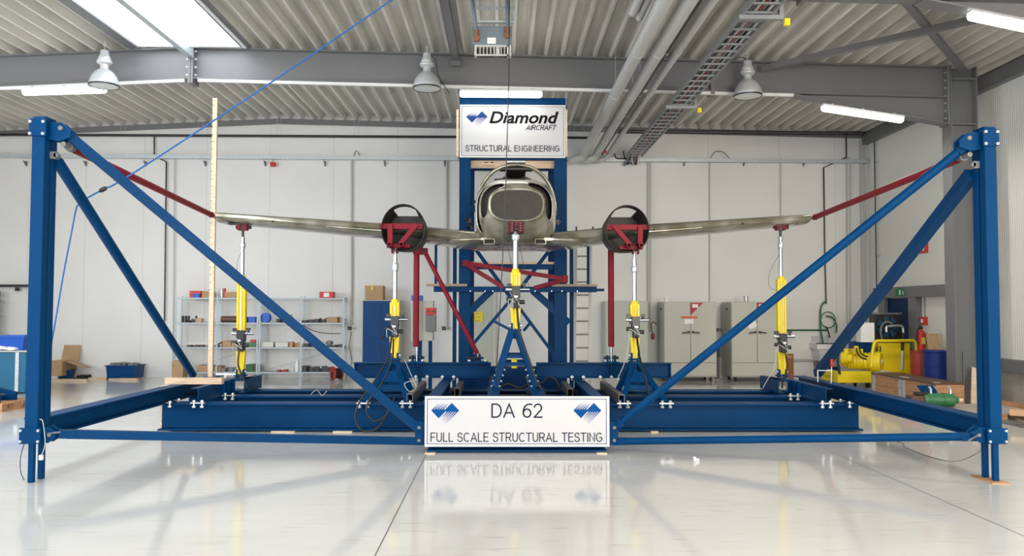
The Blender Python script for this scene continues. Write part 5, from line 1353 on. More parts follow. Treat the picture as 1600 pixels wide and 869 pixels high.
# pallet with a blue steel frame
Yp = 13.1; xp1 = at(4, 640, Yp).x
t = thing('pallet', 'wooden pallet on the floor at the left picture edge', 'pallet', (xp1 - .6, Yp + .4, 0))
for k in range(5): MB().box2((xp1 - 1.2, Yp + k * .20, .122), (xp1, Yp + k * .20 + .14, .144)).build('top_board', 'woodd', t)
for x in (xp1 - 1.13, xp1 - .6, xp1 - .08):
    for yy in (Yp, Yp + .4, Yp + .8): MB().box2((x - .07, yy, .022), (x + .07, yy + .14, .122)).build('block', 'woodd', t)
for yy in (Yp, Yp + .4, Yp + .8): MB().box2((xp1 - 1.2, yy, .0), (xp1, yy + .14, .022)).build('bottom_board', 'woodd', t)
t = thing('steel_bracket', 'blue welded steel frame piece lying on the pallet at the left edge', 'steel frame', (xp1 - .5, Yp + .4, .144))
for yy in (Yp + .1, Yp + .55):
    MB().bar((xp1 - 1.1, yy, .19), (xp1 - .12, yy, .19), .08, .09).bar((xp1 - 1.1, yy, .50), (xp1 - .12, yy + .02, .24), .07, .07).bar((xp1 - .75, yy, .20), (xp1 - .55, yy, .36), .05, .05).build('side_frame', 'blue', t, split=False)
MB().bar((xp1 - .3, yy - .45, .20), (xp1 - .3, yy, .20), .06, .06).bar((xp1 - 1.0, yy - .45, .22), (xp1 - 1.0, yy, .22), .06, .06).build('cross_tube', 'blue', t)
# heap by the wall: cardboard and planks
def carton(name, lab, x0, y0, x1, y1, Y, dep, rz=0, tape=True, m='card', group=None, flaps=False, yfloor=None):
    a, b = at(x0, y1, Y), at(x1, y0, Y); c = V(((a.x + b.x) / 2, Y + dep / 2, max(a.z, 0) if yfloor is None else yfloor)); h = b.z - a.z
    t = thing(name, lab, 'box', c, group)
    w = b.x - a.x
    MB().box(c + V((0, 0, h / 2)), (w, dep, h), rz=rz).build('carton', m, t, bevel=.006)
    if tape: MB().box(c + V((0, 0, h + .0015)), (.06, dep * .98, .003), rz=rz).build('tape_strip', 'tape', t, smooth=0)
    if flaps:
        MB().box(c + V((-w / 2 - .08, 0, h - .05)), (.20, dep * .9, .006), ry=-.5).box(c + V((w / 2 + .09, 0, h - .04)), (.22, dep * .9, .006), ry=.4).build('flap', m, t)
    return t
YH = 19.0
for yy, xa, xb, py, lab in ((YH - .35, 80, 136, 590, 'long pale plank on the floor in front of the cardboard heap'), (YH + .1, 138, 166, 589, 'short pale plank on the floor between cardboard heap and blue crate'), (YH - .1, 185, 214, 588, 'short pale plank sticking out under the blue crate')):
    a, b = at(xa, py, yy), at(xb, py, yy)
    one('timber_plank', 'woodx', lab, 'timber', MB().box2((a.x, yy, 0), (b.x, yy + .12, .05)))
carton('cardboard_box', 'open cardboard box on the floor next to the left post, in the cardboard heap', 76, 564, 97, 588, YH, .4, tape=False)
a = at(92, 563, YH + .5); b = at(119, 540, YH + .5)
one('cardboard_sheet', 'card', 'upright brown cardboard sheet leaning on the back wall behind the cardboard heap', 'cardboard', MB().bar(((a.x + b.x) / 2, YH + .45, 0), ((a.x + b.x) / 2, YW - .03, b.z), b.x - a.x, .008, up=Yv))
a, b = at(100, 564, YH + .2), at(134, 575, YH + .2)
one('cardboard_flap', 'card', 'flat cardboard sheet lying slanted on the blue box of the cardboard heap', 'cardboard', MB().bar(a + V((0, .1, .01)), b + V((0, .1, 0)), .35, .008))
t = thing('blue_box', 'small dark blue box under the slanted cardboard sheet at the wall', 'box', at(104, 588, YH + .15)); p = at(104, 588, YH + .35); p.z = 0
tray(MB(), p, .24, .26, .27, .30, .22).build('tub', 'bluebox', t, split=False)
one('scrap_board', 'dark', 'dark boards lying on the floor under the slanted cardboard sheet', 'board', MB().box2((at(112, 588, YH).x, YH + .1, 0), (at(132, 588, YH).x, YH + .4, .045)).box2((at(115, 588, YH).x, YH + .12, .05), (at(130, 588, YH).x, YH + .38, .10)))
t = thing('blue_crate', 'dark blue crate on wooden strips against the back wall, left of the shelves', 'crate', at(187, 588, YH)); a, b = at(163, 586, YH), at(212, 566, YH)
MB().box2((a.x + .1, YH + .02, .0), (b.x - .1, YH + .1, .04)).box2((a.x + .1, YH + .4, .0), (b.x - .1, YH + .5, .04)).build('skid', 'woodx', t)
tray(MB(), V(((a.x + b.x) / 2, YH + .28, .041)), b.x - a.x - .08, .46, b.x - a.x - .03, .5, b.z - a.z).build('tub', 'bluebox', t, split=False)
zc_ = .041 + b.z - a.z
t2 = thing('metal_parts', 'grey metal parts heaped in the blue crate', 'metal parts', ((a.x + b.x) / 2, YH + .28, zc_)); random.seed(3)
for k in range(7): MB().box(((a.x + b.x) / 2 + (k - 3) * .08, YH + .24 + random.uniform(-.08, .1), zc_ - .10 + random.uniform(0, .04)), (.12, .20, .25), rz=random.uniform(-.4, .4), ry=.2).build('bar', 'redcable' if k == 4 else 'greysteel', t2, bevel=.004)

# ---------------------------------------------------------------- shelving
YSf, DSf = 19.22, .40
zs = [at(0, py, YSf).z + 0 for py in (464.5, 503.5, 542.0, 581.0)]
def shelving(pxs, lab):
    xs = [at(px, 520, YSf).x for px in pxs]
    t = thing('shelving_unit', lab, 'shelf', ((xs[0] + xs[-1]) / 2, YSf + DSf / 2, 0), 'galvanised shelving against the back wall')
    for x in xs:
        for yy in (YSf, YSf + DSf - .035): MB().box2((x - .02, yy, 0), (x - .016, yy + .035, zs[0] + .04)).box2((x - .016, yy, 0), (x + .02, yy + .004, zs[0] + .04)).build('post', 'shelf', t, split=False)
    for xa, xb in zip(xs, xs[1:]):
        for z in zs: MB().box2((xa + .022, YSf + .005, z - .035), (xb - .022, YSf + DSf - .04, z)).build('shelf_board', 'shelf', t, smooth=0)
    xa, xb = xs[0], xs[1]
    MB().bar((xa, YSf + DSf + .003, zs[3]), (xs[-1], YSf + DSf + .003, zs[2]), .004, .012).build('brace_wire', 'shelf', t)
    return xs
shelving((274.5, 339, 402), 'galvanised shelf bay left of the yellow wing-tip actuator, with cartons below')
shelving((405.5, 470, 536.5), 'galvanised shelf bay left of the blue cabinet, behind the slanting blue strut')
YI = YSf + .06
def item(name, m, lab, cat, px0, py0, px1, row, dep=.24, group=None, kind='box', Y=None, rz=0):
    Y = Y or YI; z = zs[row] + .001
    a, b = at(px0, py0, Y), at(px1, py0, Y); h = max(.03, a.z - z); w = b.x - a.x; c = V(((a.x + b.x) / 2, Y + dep / 2, z))
    mb = MB()
    if kind == 'box': mb.box(c + V((0, 0, h / 2)), (w, dep, h), rz=rz)
    elif kind == 'cyl': mb.lathe([(w / 2 * .96, 0), (w / 2, .01), (w / 2, h - .02), (w / 2 * .8, h)], c, seg=16)
    elif kind == 'bottle': mb.lathe([(w / 2, 0), (w / 2, h * .6), (w * .15, h * .8), (w * .15, h)], c, seg=14)
    elif kind == 'tray': tray(mb, c, w * .85, dep * .85, w - .03, dep - .03, h)
    elif kind == 'lying': mb.cyl((a.x, Y + h / 2, z + h / 2), (b.x, Y + h / 2, z + h / 2), h / 2, seg=16)
    elif kind == 'clutter':
        n = max(3, int(w / .09))
        for k in range(n):
            x = a.x + (k + .5) * w / n; hh = h * random.uniform(.4, 1)
            if k % 3 == 1: mb.cyl((x, Y + .1, z), (x, Y + .1, z + hh), w / n * .33, seg=10)
            else: mb.box((x, Y + .08 + .04 * (k % 2), z + hh / 2), (w / n * 1.08, .16, hh), rz=0)
    return tag(mb.build(name, m, bevel=.006 if kind == 'box' else 0), lab, cat, group)
it = item
it('red_case', 'brightred', 'red plastic case on top of the left shelf bay', 'case', 296, 454.5, 314, 0)
it('blue_bin', 'brightblue', 'small blue bin beside the red case on top of the left shelf bay', 'bin', 300, 459, 312, 0, .05, kind='tray', Y=YSf + .005)
carton('cardboard_box', 'open-topped cardboard box beside the red case on top of the shelves', 315, 454, 330, 464, YI, .3, yfloor=zs[0] + .001)
it('spray_can', 'zinc', 'silver spray can on top of the shelves left of the yellow actuator', 'can', 344, 450.5, 348, 0, .06, kind='cyl')
it('spray_can', 'brightred', 'red-topped spray can on top of the shelves left of the yellow actuator', 'can', 348.5, 450.5, 352.5, 0, .06, kind='cyl')
carton('cardboard_box', 'low cardboard box on top of the shelves just left of the yellow actuator', 351, 455, 372, 464, YI, .3, yfloor=zs[0] + .001)
it('first_aid_box', 'brightred', 'red box with a white label on top of the right shelf bay', 'box', 499, 456, 520.5, 0)
o = bpy.data.objects['first_aid_box']; a = at(510, 460, YI - .003); pq = MB().box((a.x, YI - .004, zs[0] + .075), (.13, .006, .10)).build('label_plate', 'white', o)
for k, (a, b) in enumerate(((283, 287), (288, 292), (293, 296), (304.5, 307.5))):
    it('rubber_buffer', 'black', ('upright black rubber buffer at the left end of the second shelf', 'second upright black rubber buffer from the left on the second shelf', 'third upright black rubber buffer on the second shelf', 'upright black rubber buffer next to the small wooden block on the second shelf')[k], 'rubber part', a, 493.5, b, 1, .06, kind='cyl')
it('machine_parts', 'blacks', 'low dark machine parts between the rubber buffers on the second shelf', 'machine parts', 292, 497.5, 304, 1, kind='clutter', Y=YSf + .14)
it('wood_block', 'ply', 'small pale wooden block on the second shelf of the left bay', 'wood block', 305, 497.5, 315, 1, .12)
it('cardboard_tube', 'brown', 'brown cardboard tube lying on the second shelf left of the yellow actuator', 'tube', 344.5, 494, 372, 1, kind='lying')
it('blue_bin', 'brightblue', 'small blue bin on the second shelf right of the yellow actuator', 'bin', 387, 495, 399.5, 1, .2, kind='tray')
it('navy_case', 'bluebox', 'narrow navy case on the second shelf next to the small blue bin', 'case', 382, 495, 386, 1, .2)
t = thing('cable_spool', 'blue cable spool standing on the second shelf of the right bay', 'spool', at(414, 503, YI)); c = at(414, 503, YI); z = zs[1] + .001; r = .115
for dy in (0, .14): MB().cyl((c.x, YI + dy, z + r), (c.x, YI + dy + .012, z + r), r, seg=20).build('flange', 'brightblue', t)
MB().cyl((c.x, YI + .012, z + r), (c.x, YI + .14, z + r), r * .7, seg=18).build('core', 'bluebox', t)
it('machine_parts', 'blacks', 'dark machine parts behind the blue strut on the second shelf of the right bay', 'machine parts', 432, 494, 446, 1, kind='clutter')
it('white_carton', 'white', 'small white carton behind the blue strut on the second shelf', 'box', 446, 491, 454, 1, .2)
it('machine_parts', 'blacks', 'row of small dark machine parts right of the middle post on the second shelf', 'machine parts', 472, 499, 490, 1, kind='clutter')
it('machine_parts', 'blacks', 'dark fittings left of the small carton on the second shelf', 'machine parts', 492, 497, 508, 1, kind='clutter')
carton('cardboard_box', 'small open carton with cable ends on the second shelf of the right bay', 512, 494, 527.5, 503, YI, .25, tape=False, flaps=True, yfloor=zs[1] + .001)
it('hand_tools', 'brown', 'heap of red-brown hand tools on the third shelf of the left bay', 'tools', 292, 539, 316, 2, kind='clutter')
it('cable_heap', 'greysteel', 'grey cable heap behind the timber pole on the third shelf', 'cable', 322, 537, 340, 2, kind='clutter')
carton('cardboard_box', 'cardboard box with an open flap on the third shelf left of the yellow actuator', 347.5, 531.5, 361, 541, YI, .28, tape=False, flaps=True, yfloor=zs[2] + .001)
it('wood_block', 'woodd', 'wooden block on the third shelf touching the yellow actuator', 'wood block', 362, 534, 371, 2, .2)
it('power_tool', 'green', 'green power tool case on the third shelf right of the yellow actuator', 'case', 382, 535.5, 400, 2, .22)
it('power_tool', 'brightred', 'red power tool on the third shelf above the green case', 'tool', 391, 531, 400, 2, .1, Y=YI + .23)
it('foam_blocks', 'offwhite', 'pale stacked foam blocks on the third shelf of the right bay', 'foam', 406.5, 534.5, 427, 2, .25)
it('foam_block', 'offwhite', 'single pale foam block on the third shelf next to the stacked ones', 'foam', 430, 535, 450, 2, .25)
it('red_brick_blocks', 'woodd', 'reddish wooden blocks on the third shelf before the blue strut', 'wood block', 452, 534, 468, 2, .2, kind='clutter')
it('machine_parts', 'blacks', 'dark machine parts on the third shelf behind the slanting strut', 'machine parts', 474, 533, 500, 2, kind='clutter')
t = thing('gear_motor', 'small dark motor on a stand at the right end of the third shelf', 'motor', at(515, 541, YI)); c = at(515, 541, YI + .08); z = zs[2] + .001
MB().box((c.x, c.y, z + .02), (.12, .12, .04)).build('foot', 'blacks', t); MB().box((c.x, c.y, z + .10), (.10, .12, .11)).build('housing', 'greysteel', t, bevel=.01); MB().cyl((c.x - .08, c.y, z + .1), (c.x + .08, c.y, z + .1), .03).build('shaft', 'blacks', t)
it('machine_parts', 'blacks', 'low dark parts at the right end of the third shelf beside the small motor', 'machine parts', 519, 538, 533, 2, kind='clutter')
carton('cardboard_box', 'tall brown carton on the floor at the left end of the shelves', 268, 568, 286, 591, YSf - .36, .3, tape=False, yfloor=0.0)
carton('cardboard_box', 'closed carton standing on the tall brown carton at the left end of the shelves', 268.5, 560, 285, 567.8, YSf - .35, .28, tape=False, yfloor=at(270, 568, YSf - .36).z - at(270, 591, YSf - .36).z + .001)
it('carton_row', 'card', 'long brown carton on the bottom shelf behind the timber pole', 'box', 308, 571, 330, 3, .3)
it('carton_row', 'card', 'brown carton on the bottom shelf right of the timber pole', 'box', 335, 572, 345, 3, .3)
it('machine_parts', 'greysteel', 'grey metal parts on the bottom shelf left of the yellow actuator', 'machine parts', 346, 574, 370, 3, kind='clutter')
it('green_case', 'dgreen', 'dark green tool case on the bottom shelf right of the yellow actuator', 'case', 384, 569.5, 396, 3, .25)
it('brown_case', 'brown', 'brown case on the bottom shelf next to the dark green case', 'case', 396.5, 570, 401, 3, .25)
it('small_parts', 'redcable', 'few small red parts on the bottom shelf of the right bay', 'parts', 432, 577.5, 448, 3, kind='clutter')
it('glue_bottle', 'offwhite', 'small cream bottle on the bottom shelf of the right bay', 'bottle', 454.5, 571, 459, 3, .06, kind='bottle')
it('plastic_bottle', 'white', 'tall clear-white plastic bottle on the bottom shelf of the right bay', 'bottle', 461, 558, 467, 3, .08, kind='bottle')
it('machine_parts', 'blacks', 'long heap of dark steel parts on the bottom shelf of the right bay', 'machine parts', 472, 571.5, 527, 3, kind='clutter')
# cable reel on the floor
c = at(526, 585, 18.7); r = .165; c.z = r + .03
t = thing('cable_reel', 'red cable reel standing on the floor in front of the right shelf bay', 'cable reel', (c.x, c.y, 0)); ax = V((.80, .6, 0)).normalized()
for s in (-1, 1): MB().cyl(c + ax * (.085 * s), c + ax * (.100 * s), r, seg=24).build('flange', 'redcable', t)
MB().cyl(c - ax * .085, c + ax * .085, r * .72, seg=20).build('cable_winding', 'black', t); MB().cyl(c - ax * .13, c + ax * .13, .03).build('hub', 'blacks', t)
MB().tube([c - ax * .12 + V((.05, -.1, -r - .02)), c - ax * .12 + V((0, 0, 0)), c - ax * .12 + V((-.05, .12, -r - .02))], .010, 8).tube([c + ax * .12 + V((.05, -.1, -r - .02)), c + ax * .12, c + ax * .12 + V((-.05, .12, -r - .02))], .010, 8).build('stand', 'blacks', t)

# ---------------------------------------------------------------- cabinets, sockets
Yc = 18.95
t = thing('steel_cabinet', 'tall blue two-door steel cabinet against the back wall with a carton on top', 'cabinet', at(595, 594, Yc)); a, b = at(566, 469, Yc), at(625, 469, Yc)
MB().box2((a.x, Yc + .02, 0), (b.x, Yc + .6, b.z)).build('body', 'greybox', t, bevel=.006)
xm = (a.x + b.x) / 2 + .0
MB().box2((a.x + .02, Yc - .002, .06), (xm - .003, Yc + .0195, b.z - .02)).build('door', 'bluebox', t, bevel=.003); d2 = MB().box2((xm + .003, Yc - .002, .06), (b.x - .05, Yc + .0195, b.z - .02)).build('door', 'bluebox', t, bevel=.003)
q = at(597.5, 528, Yc); MB().box((q.x, Yc - .012, q.z), (.05, .02, .10)).cyl((q.x, Yc - .03, q.z), (q.x, Yc - .003, q.z), .03).build('door_handle', 'black', d2)
zc = b.z
carton('cardboard_box', 'cardboard box with yellow tape on top of the blue steel cabinet', 570, 445, 598.5, 467.5, Yc + .05, .38, yfloor=zc + .001)
q = at(581, 450, Yc + .04); bx = [o for o in COL.objects if o.name.startswith('cardboard_box') and o.type == 'EMPTY'][-1]
MB().box((q.x, Yc + .047, zc + .30), (.05, .004, .12)).build('tape_strip', 'tape', bx, smooth=0)
# hydraulic console
Yk = 15.6
t = thing('control_console', 'grey control cabinet on blue legs behind the left upright red tube', 'control cabinet', at(658, 600, Yk)); a, b = at(641, 533, Yk), at(658, 470, Yk)
MB().bar(((a.x + .02), Yk + .0, (a.z + b.z) / 2), (b.x, Yk + .16, (a.z + b.z) / 2), .02, b.z - a.z).build('cabinet_door', 'offwhite', t, bevel=.003)
e = at(677, 535, Yk + .2)
MB().prism([(a.x + .03, Yk + .03), (b.x, Yk + .17), (e.x, Yk + .12), (e.x, Yk + .40), (a.x + .06, Yk + .35)], (0, 0, a.z), X, Yv, V((0, 0, b.z - a.z))).build('cabinet_body', 'greybox', t, bevel=.004)
for px, y0 in ((656.5, Yk + .22), (672.5, Yk + .24)):
    x = at(px, 500, y0).x; MB().box2((x - .035, y0, 0), (x + .035, y0 + .07, b.z - .02)).build('leg', 'blue', t)
a = at(665, 518, Yk); b2 = at(681, 493, Yk)
MB().box2((a.x, Yk - .02, a.z), (b2.x, Yk + .16, b2.z)).build('pump_module', 'greysteel', t, bevel=.005)
a2 = at(665, 492.5, Yk); b3 = at(681, 481, Yk)
rb = MB().box2((a2.x, Yk - .03, a2.z + .005), (b3.x, Yk + .16, b3.z)).build('button_panel', 'brightred', t, bevel=.005)
for px in (669, 677): q = at(px, 486, Yk); MB().cyl((q.x, Yk - .05, q.z), (q.x, Yk - .031, q.z), .022).build('button', 'blacks', rb)
a, b = at(642, 470, Yk), at(659, 461.5, Yk)
one('blue_box', 'brightblue', 'small bright blue box on top of the grey control cabinet', 'box', MB().box2((a.x, Yk + .05, a.z + .003), (b.x, Yk + .3, b.z)), bevel=.006)
for px, lab, m in ((546, 'dark socket at the end of the conduit right of the shelves', 'black'), (552.5, 'white socket at the end of the conduit right of the shelves', 'white'), (693, 'dark socket on the back wall left of the tower', 'black'), (700, 'grey socket on the back wall left of the tower', 'greypipe')):
    q = at(px, 513, YW - .05); t = thing('wall_socket', lab, 'socket', q, 'sockets on the back wall'); MB().box((q.x, YW - .035, q.z), (.085, .068, .085)).build('housing', m, t, bevel=.008); MB().cyl((q.x, YW - .075, q.z), (q.x, YW - .068, q.z), .025).build('socket_lid', 'greysteel', t)
q = at(1020, 526, YW - .06); t = thing('power_socket', 'red power socket hanging on an orange cable by the wide conduit', 'socket', q)
MB().box(q, (.075, .08, .13)).build('housing', 'redcable', t, bevel=.01); MB().tube(spline([q + V((0, 0, .06)), q + V((-.03, 0, .18)), q + V((-.03, 0, .32)), at(1021, 503, YW - .06), at(1026, 507, YW - .06)]), .010, 6).build('cable', 'brass', t, split=False)
one('cable', 'black', 'thin black cable hanging from the sockets down to the floor right of the shelves', 'cable', MB().tube(spline([at(549, 518, YW - .07), at(546, 540, YW - .07), at(550, 565, YW - .07), at(546, 575, YW - .1), V((at(542, 590, YW - .2).x, YW - .2, .01))]), .007, 6))
one('cable', 'black', 'black cable sagging across the right shelf bay', 'cable', MB().tube(spline([at(472, 508, YSf - .02), at(490, 517, YSf - .03), at(510, 521, YSf - .03), at(532, 521.5, YSf - .02)]), .010, 6))
# warning sign on the pale door
t = thing('warning_sign', 'yellow notice with small dark lines on the pale door behind the tower', 'sign', at(743, 503, YW - .06)); a, b = at(732, 503, YW - .06), at(754.5, 487.5, YW - .06)
MB().box2((a.x, YW - .064, a.z), (b.x, YW - .055, b.z)).build('panel', 'yellow', t)
l = MB()
for k, w in enumerate((.8, .45, .85, .5, .8)): zz = b.z - .045 - k * .042; l.box2((a.x + .03, YW - .066, zz - .006), (a.x + .03 + (b.x - a.x - .06) * w, YW - .0645, zz + .006))
l.build('print_line', 'brown', t, split=False)
a, b = at(730, 487, YT + .3), at(744, 473, YT + .3); 
MB().box2((a.x, YT + .3, a.z), (b.x, YT + .5, b.z)).build('junction_box', 'blacks', bpy.data.objects['test_tower'], bevel=.004)
# ---------------------------------------------------------------- ladder and grey cabinet right of the tower
Yl = 15.6
a0, a1, t0, t1 = atz(897, 0, 0), None, at(900.5, 372, Yl + .35), at(923.5, 372, Yl + .35)
x0, x1 = at(896.5, 600, Yl).x, at(921, 600, Yl).x
t = thing('ladder', 'aluminium ladder standing right of the tower, behind the platform', 'ladder', ((x0 + x1) / 2, Yl, 0))
tops = (V((t0.x, Yl + .45, t0.z)), V((t1.x, Yl + .45, t1.z))); bots = (V((x0, Yl, 0)), V((x1, Yl, 0)))
for b_, p_ in zip(bots, tops): MB().bar(b_, p_, .035, .06, up=X).build('side_rail', 'ladder', t)
n = 12
for k in range(n):
    f = (k + .6) / n; MB().cyl(bots[0].lerp(tops[0], f), bots[1].lerp(tops[1], f), .017, seg=8).build('rung', 'ladder', t)
Yc = 19.15
a, b = at(946, 470.5, Yc), at(1012.5, 470.5, Yc)
t = thing('steel_cabinet', 'grey-green two-door cabinet against the back wall behind the right upright red tube', 'cabinet', ((a.x + b.x) / 2, Yc, 0))
MB().box2((a.x, Yc, 0), (b.x, Yc + .55, b.z)).build('body', 'cab', t, bevel=.006)
xm = at(983, 500, Yc).x
for xa, xb in ((a.x + .03, xm - .004), (xm + .004, b.x - .03)): MB().box2((xa, Yc - .018, .08), (xb, Yc - .001, b.z - .03)).build('door', 'cab', t, bevel=.003)

# ---------------------------------------------------------------- climate chambers
def chamber(pf0, pf1, pseam, lab, strips):
    Yq = 18.85
    a, b = at(pf0, 472, Yq), at(pf1, 472, Yq); zt = b.z; xs = at(pseam, 500, Yq).x
    t = thing('climate_chamber', lab, 'climate chamber', ((a.x + b.x) / 2, Yq, 0), 'grey climate chambers against the back wall')
    MB().box2((a.x, Yq, .10), (b.x, Yq + .8, zt)).build('body', 'greybox', t, bevel=.008)
    zb = at(pf0, 567, Yq).z
    doors = []
    for xa, xb in ((a.x + .01, xs - .005), (xs + .005, b.x - .01)): doors.append(MB().box2((xa, Yq - .03, zb + .01), (xb, Yq - .001, zt - .008)).build('door', 'greybox', t, bevel=.006))
    MB().box2((a.x + .01, Yq - .025, .13), (b.x - .01, Yq - .001, zb - .008)).build('base_panel', 'greybox', t, bevel=.006)
    for sx, d in ((-1, doors[0]), (1, doors[1])):
        q = at(pseam, 519, Yq); MB().box((xs + sx * .05, Yq - .055, q.z), (.035, .05, .05)).bar((xs + sx * .05, Yq - .075, q.z), (xs + sx * .21, Yq - .075, q.z - .02), .02, .028).build('door_handle', 'black', d, split=False)
    for x in (a.x + .12, b.x - .12):
        for yy in (Yq + .1, Yq + .65): MB().cyl((x - .02, yy, .05), (x + .02, yy, .05), .05).box((x, yy, .085), (.06, .06, .05)).build('caster', 'black', t, split=False)
    q = at(pseam, 471.5, Yq); w = .31
    MB().prism([(0, 0), (w, 0), (0, -w * .98)], (xs - .008, Yq - .034, zt - .02), X, Z, V((0, .0035, 0))).build('logo_triangle', 'brightred' if False else 'redsign', doors[1], smooth=0)
    MB().box((xs + .11, Yq - .0365, zt - .095), (.14, .004, .085)).build('display', 'white', doors[1], smooth=0)
    q = at(pf0 - 4, 483, Yq + .3); MB().box((a.x - .006, Yq + .35, q.z), (.01, .10, .05)).build('side_vent', 'black', t)
    return t, a, b, zt, doors
M['redsign'] = mat('dark_red_print', srgb(170, 30, 42), .5)
M['orange'] = mat('orange_tape', (0.75, 0.07, 0.02), .5)
t, ca, cb, zt1, ds = chamber(1037, 1119, 1078.5, 'grey two-door climate chamber with an orange strip and paper on its doors', 1)
q = at(1077, 496, 18.81); MB().box((q.x, 18.816, q.z), (.40, .006, .045)).build('orange_strip', 'orange', ds[0], smooth=0)
q = at(1076.5, 502.5, 18.81); MB().box((q.x, 18.812, q.z), (.21, .006, .11)).build('paper', 'white', ds[0], smooth=0)
t, ca2, cb2, zt2, ds2 = chamber(1142, 1226, 1182.5, 'grey two-door climate chamber behind the right wing-tip actuator, with a tilted paper', 2)
q = at(1175.5, 508, 18.81); MB().box((q.x, 18.816, q.z), (.20, .006, .15), ry=-.5).build('paper', 'white', ds2[0], smooth=0)
one('white_cup', 'white', 'small white box on top of the left climate chamber', 'box', (lambda q: MB().box2((q.x - .04, 19.0, zt1), (q.x + .04, 19.1, zt1 + .12)))(at(1042, 465, 19.0)), bevel=.005)
one('steel_cup', 'zinc', 'silver cup on top of the right climate chamber', 'cup', (lambda q: MB().lathe([(.045, 0), (.058, .14), (.052, .14), (.040, .008)], (q.x, 19.05, zt2 + .0005), seg=18))(at(1165.5, 466, 19.05)))
# black valves and cables between the chambers
q = at(1122, 558, 19.2); t = thing('power_outlet', 'black power outlet column between the two climate chambers', 'power outlet', (q.x, 19.3, 0))
MB().box2((q.x - .05, 19.25, .02), (q.x + .05, 19.35, .55)).build('column', 'blacks', t); MB().box2((q.x - .06, 19.2, .55), (q.x + .06, 19.36, .80)).build('outlet', 'black', t, bevel=.01)
q = at(1116, 566, 18.75); 
one('pipe_valve', 'greysteel', 'small dark valve on the wall between the two climate chambers', 'valve', (lambda q: MB().cyl((q.x - .1, 19.7, q.z), (q.x + .12, 19.7, q.z), .025).box((q.x, 19.68, q.z), (.08, .10, .08)).cyl((q.x, 19.70, q.z), (q.x, YW, q.z), .02))(at(1123, 515.5, 19.7)))

# ---------------------------------------------------------------- sink corner
a, b = at(1228.5, 582, 19.3), at(1240, 553, 19.3)
t = thing('brown_board', 'brown board standing on edge behind the right wing-tip actuator', 'board', ((a.x + b.x) / 2, 19.3, 0)); MB().box2((a.x, 19.3, 0), (b.x, 19.36, b.z)).build('board', mat('brown_card', srgb(150, 92, 50), .6), t, bevel=.004); MB().box2((a.x + .03, 19.294, b.z - .10), (b.x - .04, 19.299, b.z - .04)).build('label_plate', 'card', t)
Yk = 19.25
a, b = at(1277, 547, Yk), at(1311, 537, Yk); xm = (a.x + b.x) / 2
t = thing('sink', 'small white sink on the back wall under the green hose', 'sink', (xm, Yk, .5))
mb = MB()
def rc(w, y0, y1, z): return [V((xm - w, y0, z)), V((xm + w, y0, z)), V((xm + w, min(y1, YW - .006), z)), V((xm - w, min(y1, YW - .006), z))]
hw = (b.x - a.x) / 2
mb.loft([rc(hw * .55, Yk + .12, YW - .03, a.z - .28), rc(hw * .85, Yk + .02, YW - .01, a.z), rc(hw, Yk, YW - .004, a.z + .01), rc(hw, Yk, YW - .004, b.z), rc(hw - .03, Yk + .03, YW - .05, b.z), rc(hw * .7, Yk + .08, YW - .08, a.z - .1)]).build('basin', 'white', t, bevel=.012, split=False)
q0 = at(1283, 525, YW - .01); MB().box2((xm - hw * .8, YW - .02, b.z), (xm + hw * .8, YW - .004, q0.z)).build('splash_back', 'signw', t)
MB().box2((xm - hw - .01, Yk - .012, b.z - .012), (xm + hw + .01, Yk + .02, b.z + .012)).build('rim', 'black', t)
MB().tube(spline([(xm + .03, YW - .25, a.z - .27), (xm + .03, YW - .25, a.z - .42), (xm - .02, YW - .2, a.z - .50), (xm - .06, YW - .1, a.z - .46), (xm - .06, YW - .03, a.z - .46)]), .025, 8).build('drain_pipe', 'greypipe', t, split=False)
MB().box((xm - .12, YW - .08, a.z - .38), (.10, .10, .12)).box((xm - .02, YW - .06, a.z - .55), (.06, .08, .2)).build('valve', 'greysteel', t)
hp = at(1291, 472, YW - .06)
lp = spline([at(1291, 470, YW - .1), at(1283, 480, YW - .1), at(1282, 510, YW - .1), at(1286, 536, YW - .2)], 8)
one('garden_hose', 'dgreen', 'dark green hose hanging from the wall into the sink', 'hose', MB().tube(lp, .020, 8))
c = at(1294, 500, YW - .12); one('garden_hose', 'green', 'coiled green hose loop hanging above the sink', 'hose', MB().tube([c + V((.18 * math.cos(k * .35), 0, .20 * math.sin(k * .35))) for k in range(18)], .014, 8, closed=True))
lp = spline([at(1291, 494, YW - .15), at(1301, 497, YW - .15), at(1307, 508, YW - .15), at(1307, 520, YW - .15)], 8); one('garden_hose', 'dgreen', 'dark green hose end hanging to the right of the coiled loop above the sink', 'hose', MB().tube(lp, .020, 8))
wallpipe('green_pipe', 'dgreen', 'thin green pipe on the back wall left of the sink hose', [(1228, 516), (1293, 516)], .020, YW - .03)
wallpipe('grey_pipe', 'greypipe', 'grey pipe low on the back wall left of the sink', [(1228, 563), (1287, 563)], .030, YW - .04)
one('hose_tail', 'black', 'short black hose tail hanging under the coiled green loop', 'hose', MB().tube(spline([at(1291, 510, YW - .14), at(1294, 518, YW - .14), at(1296.5, 528, YW - .14)]), .016, 6))
a, b = at(1299, 592, 18.9), at(1311, 572, 18.9)
t = thing('dust_bin', 'small dark blue bin on the floor beside the sink', 'bin', ((a.x + b.x) / 2, 18.9, 0)); tray(MB(), V(((a.x + b.x) / 2, 19.05, 0)), .17, .2, .22, .26, .33).build('tub', 'bluebox', t, split=False)

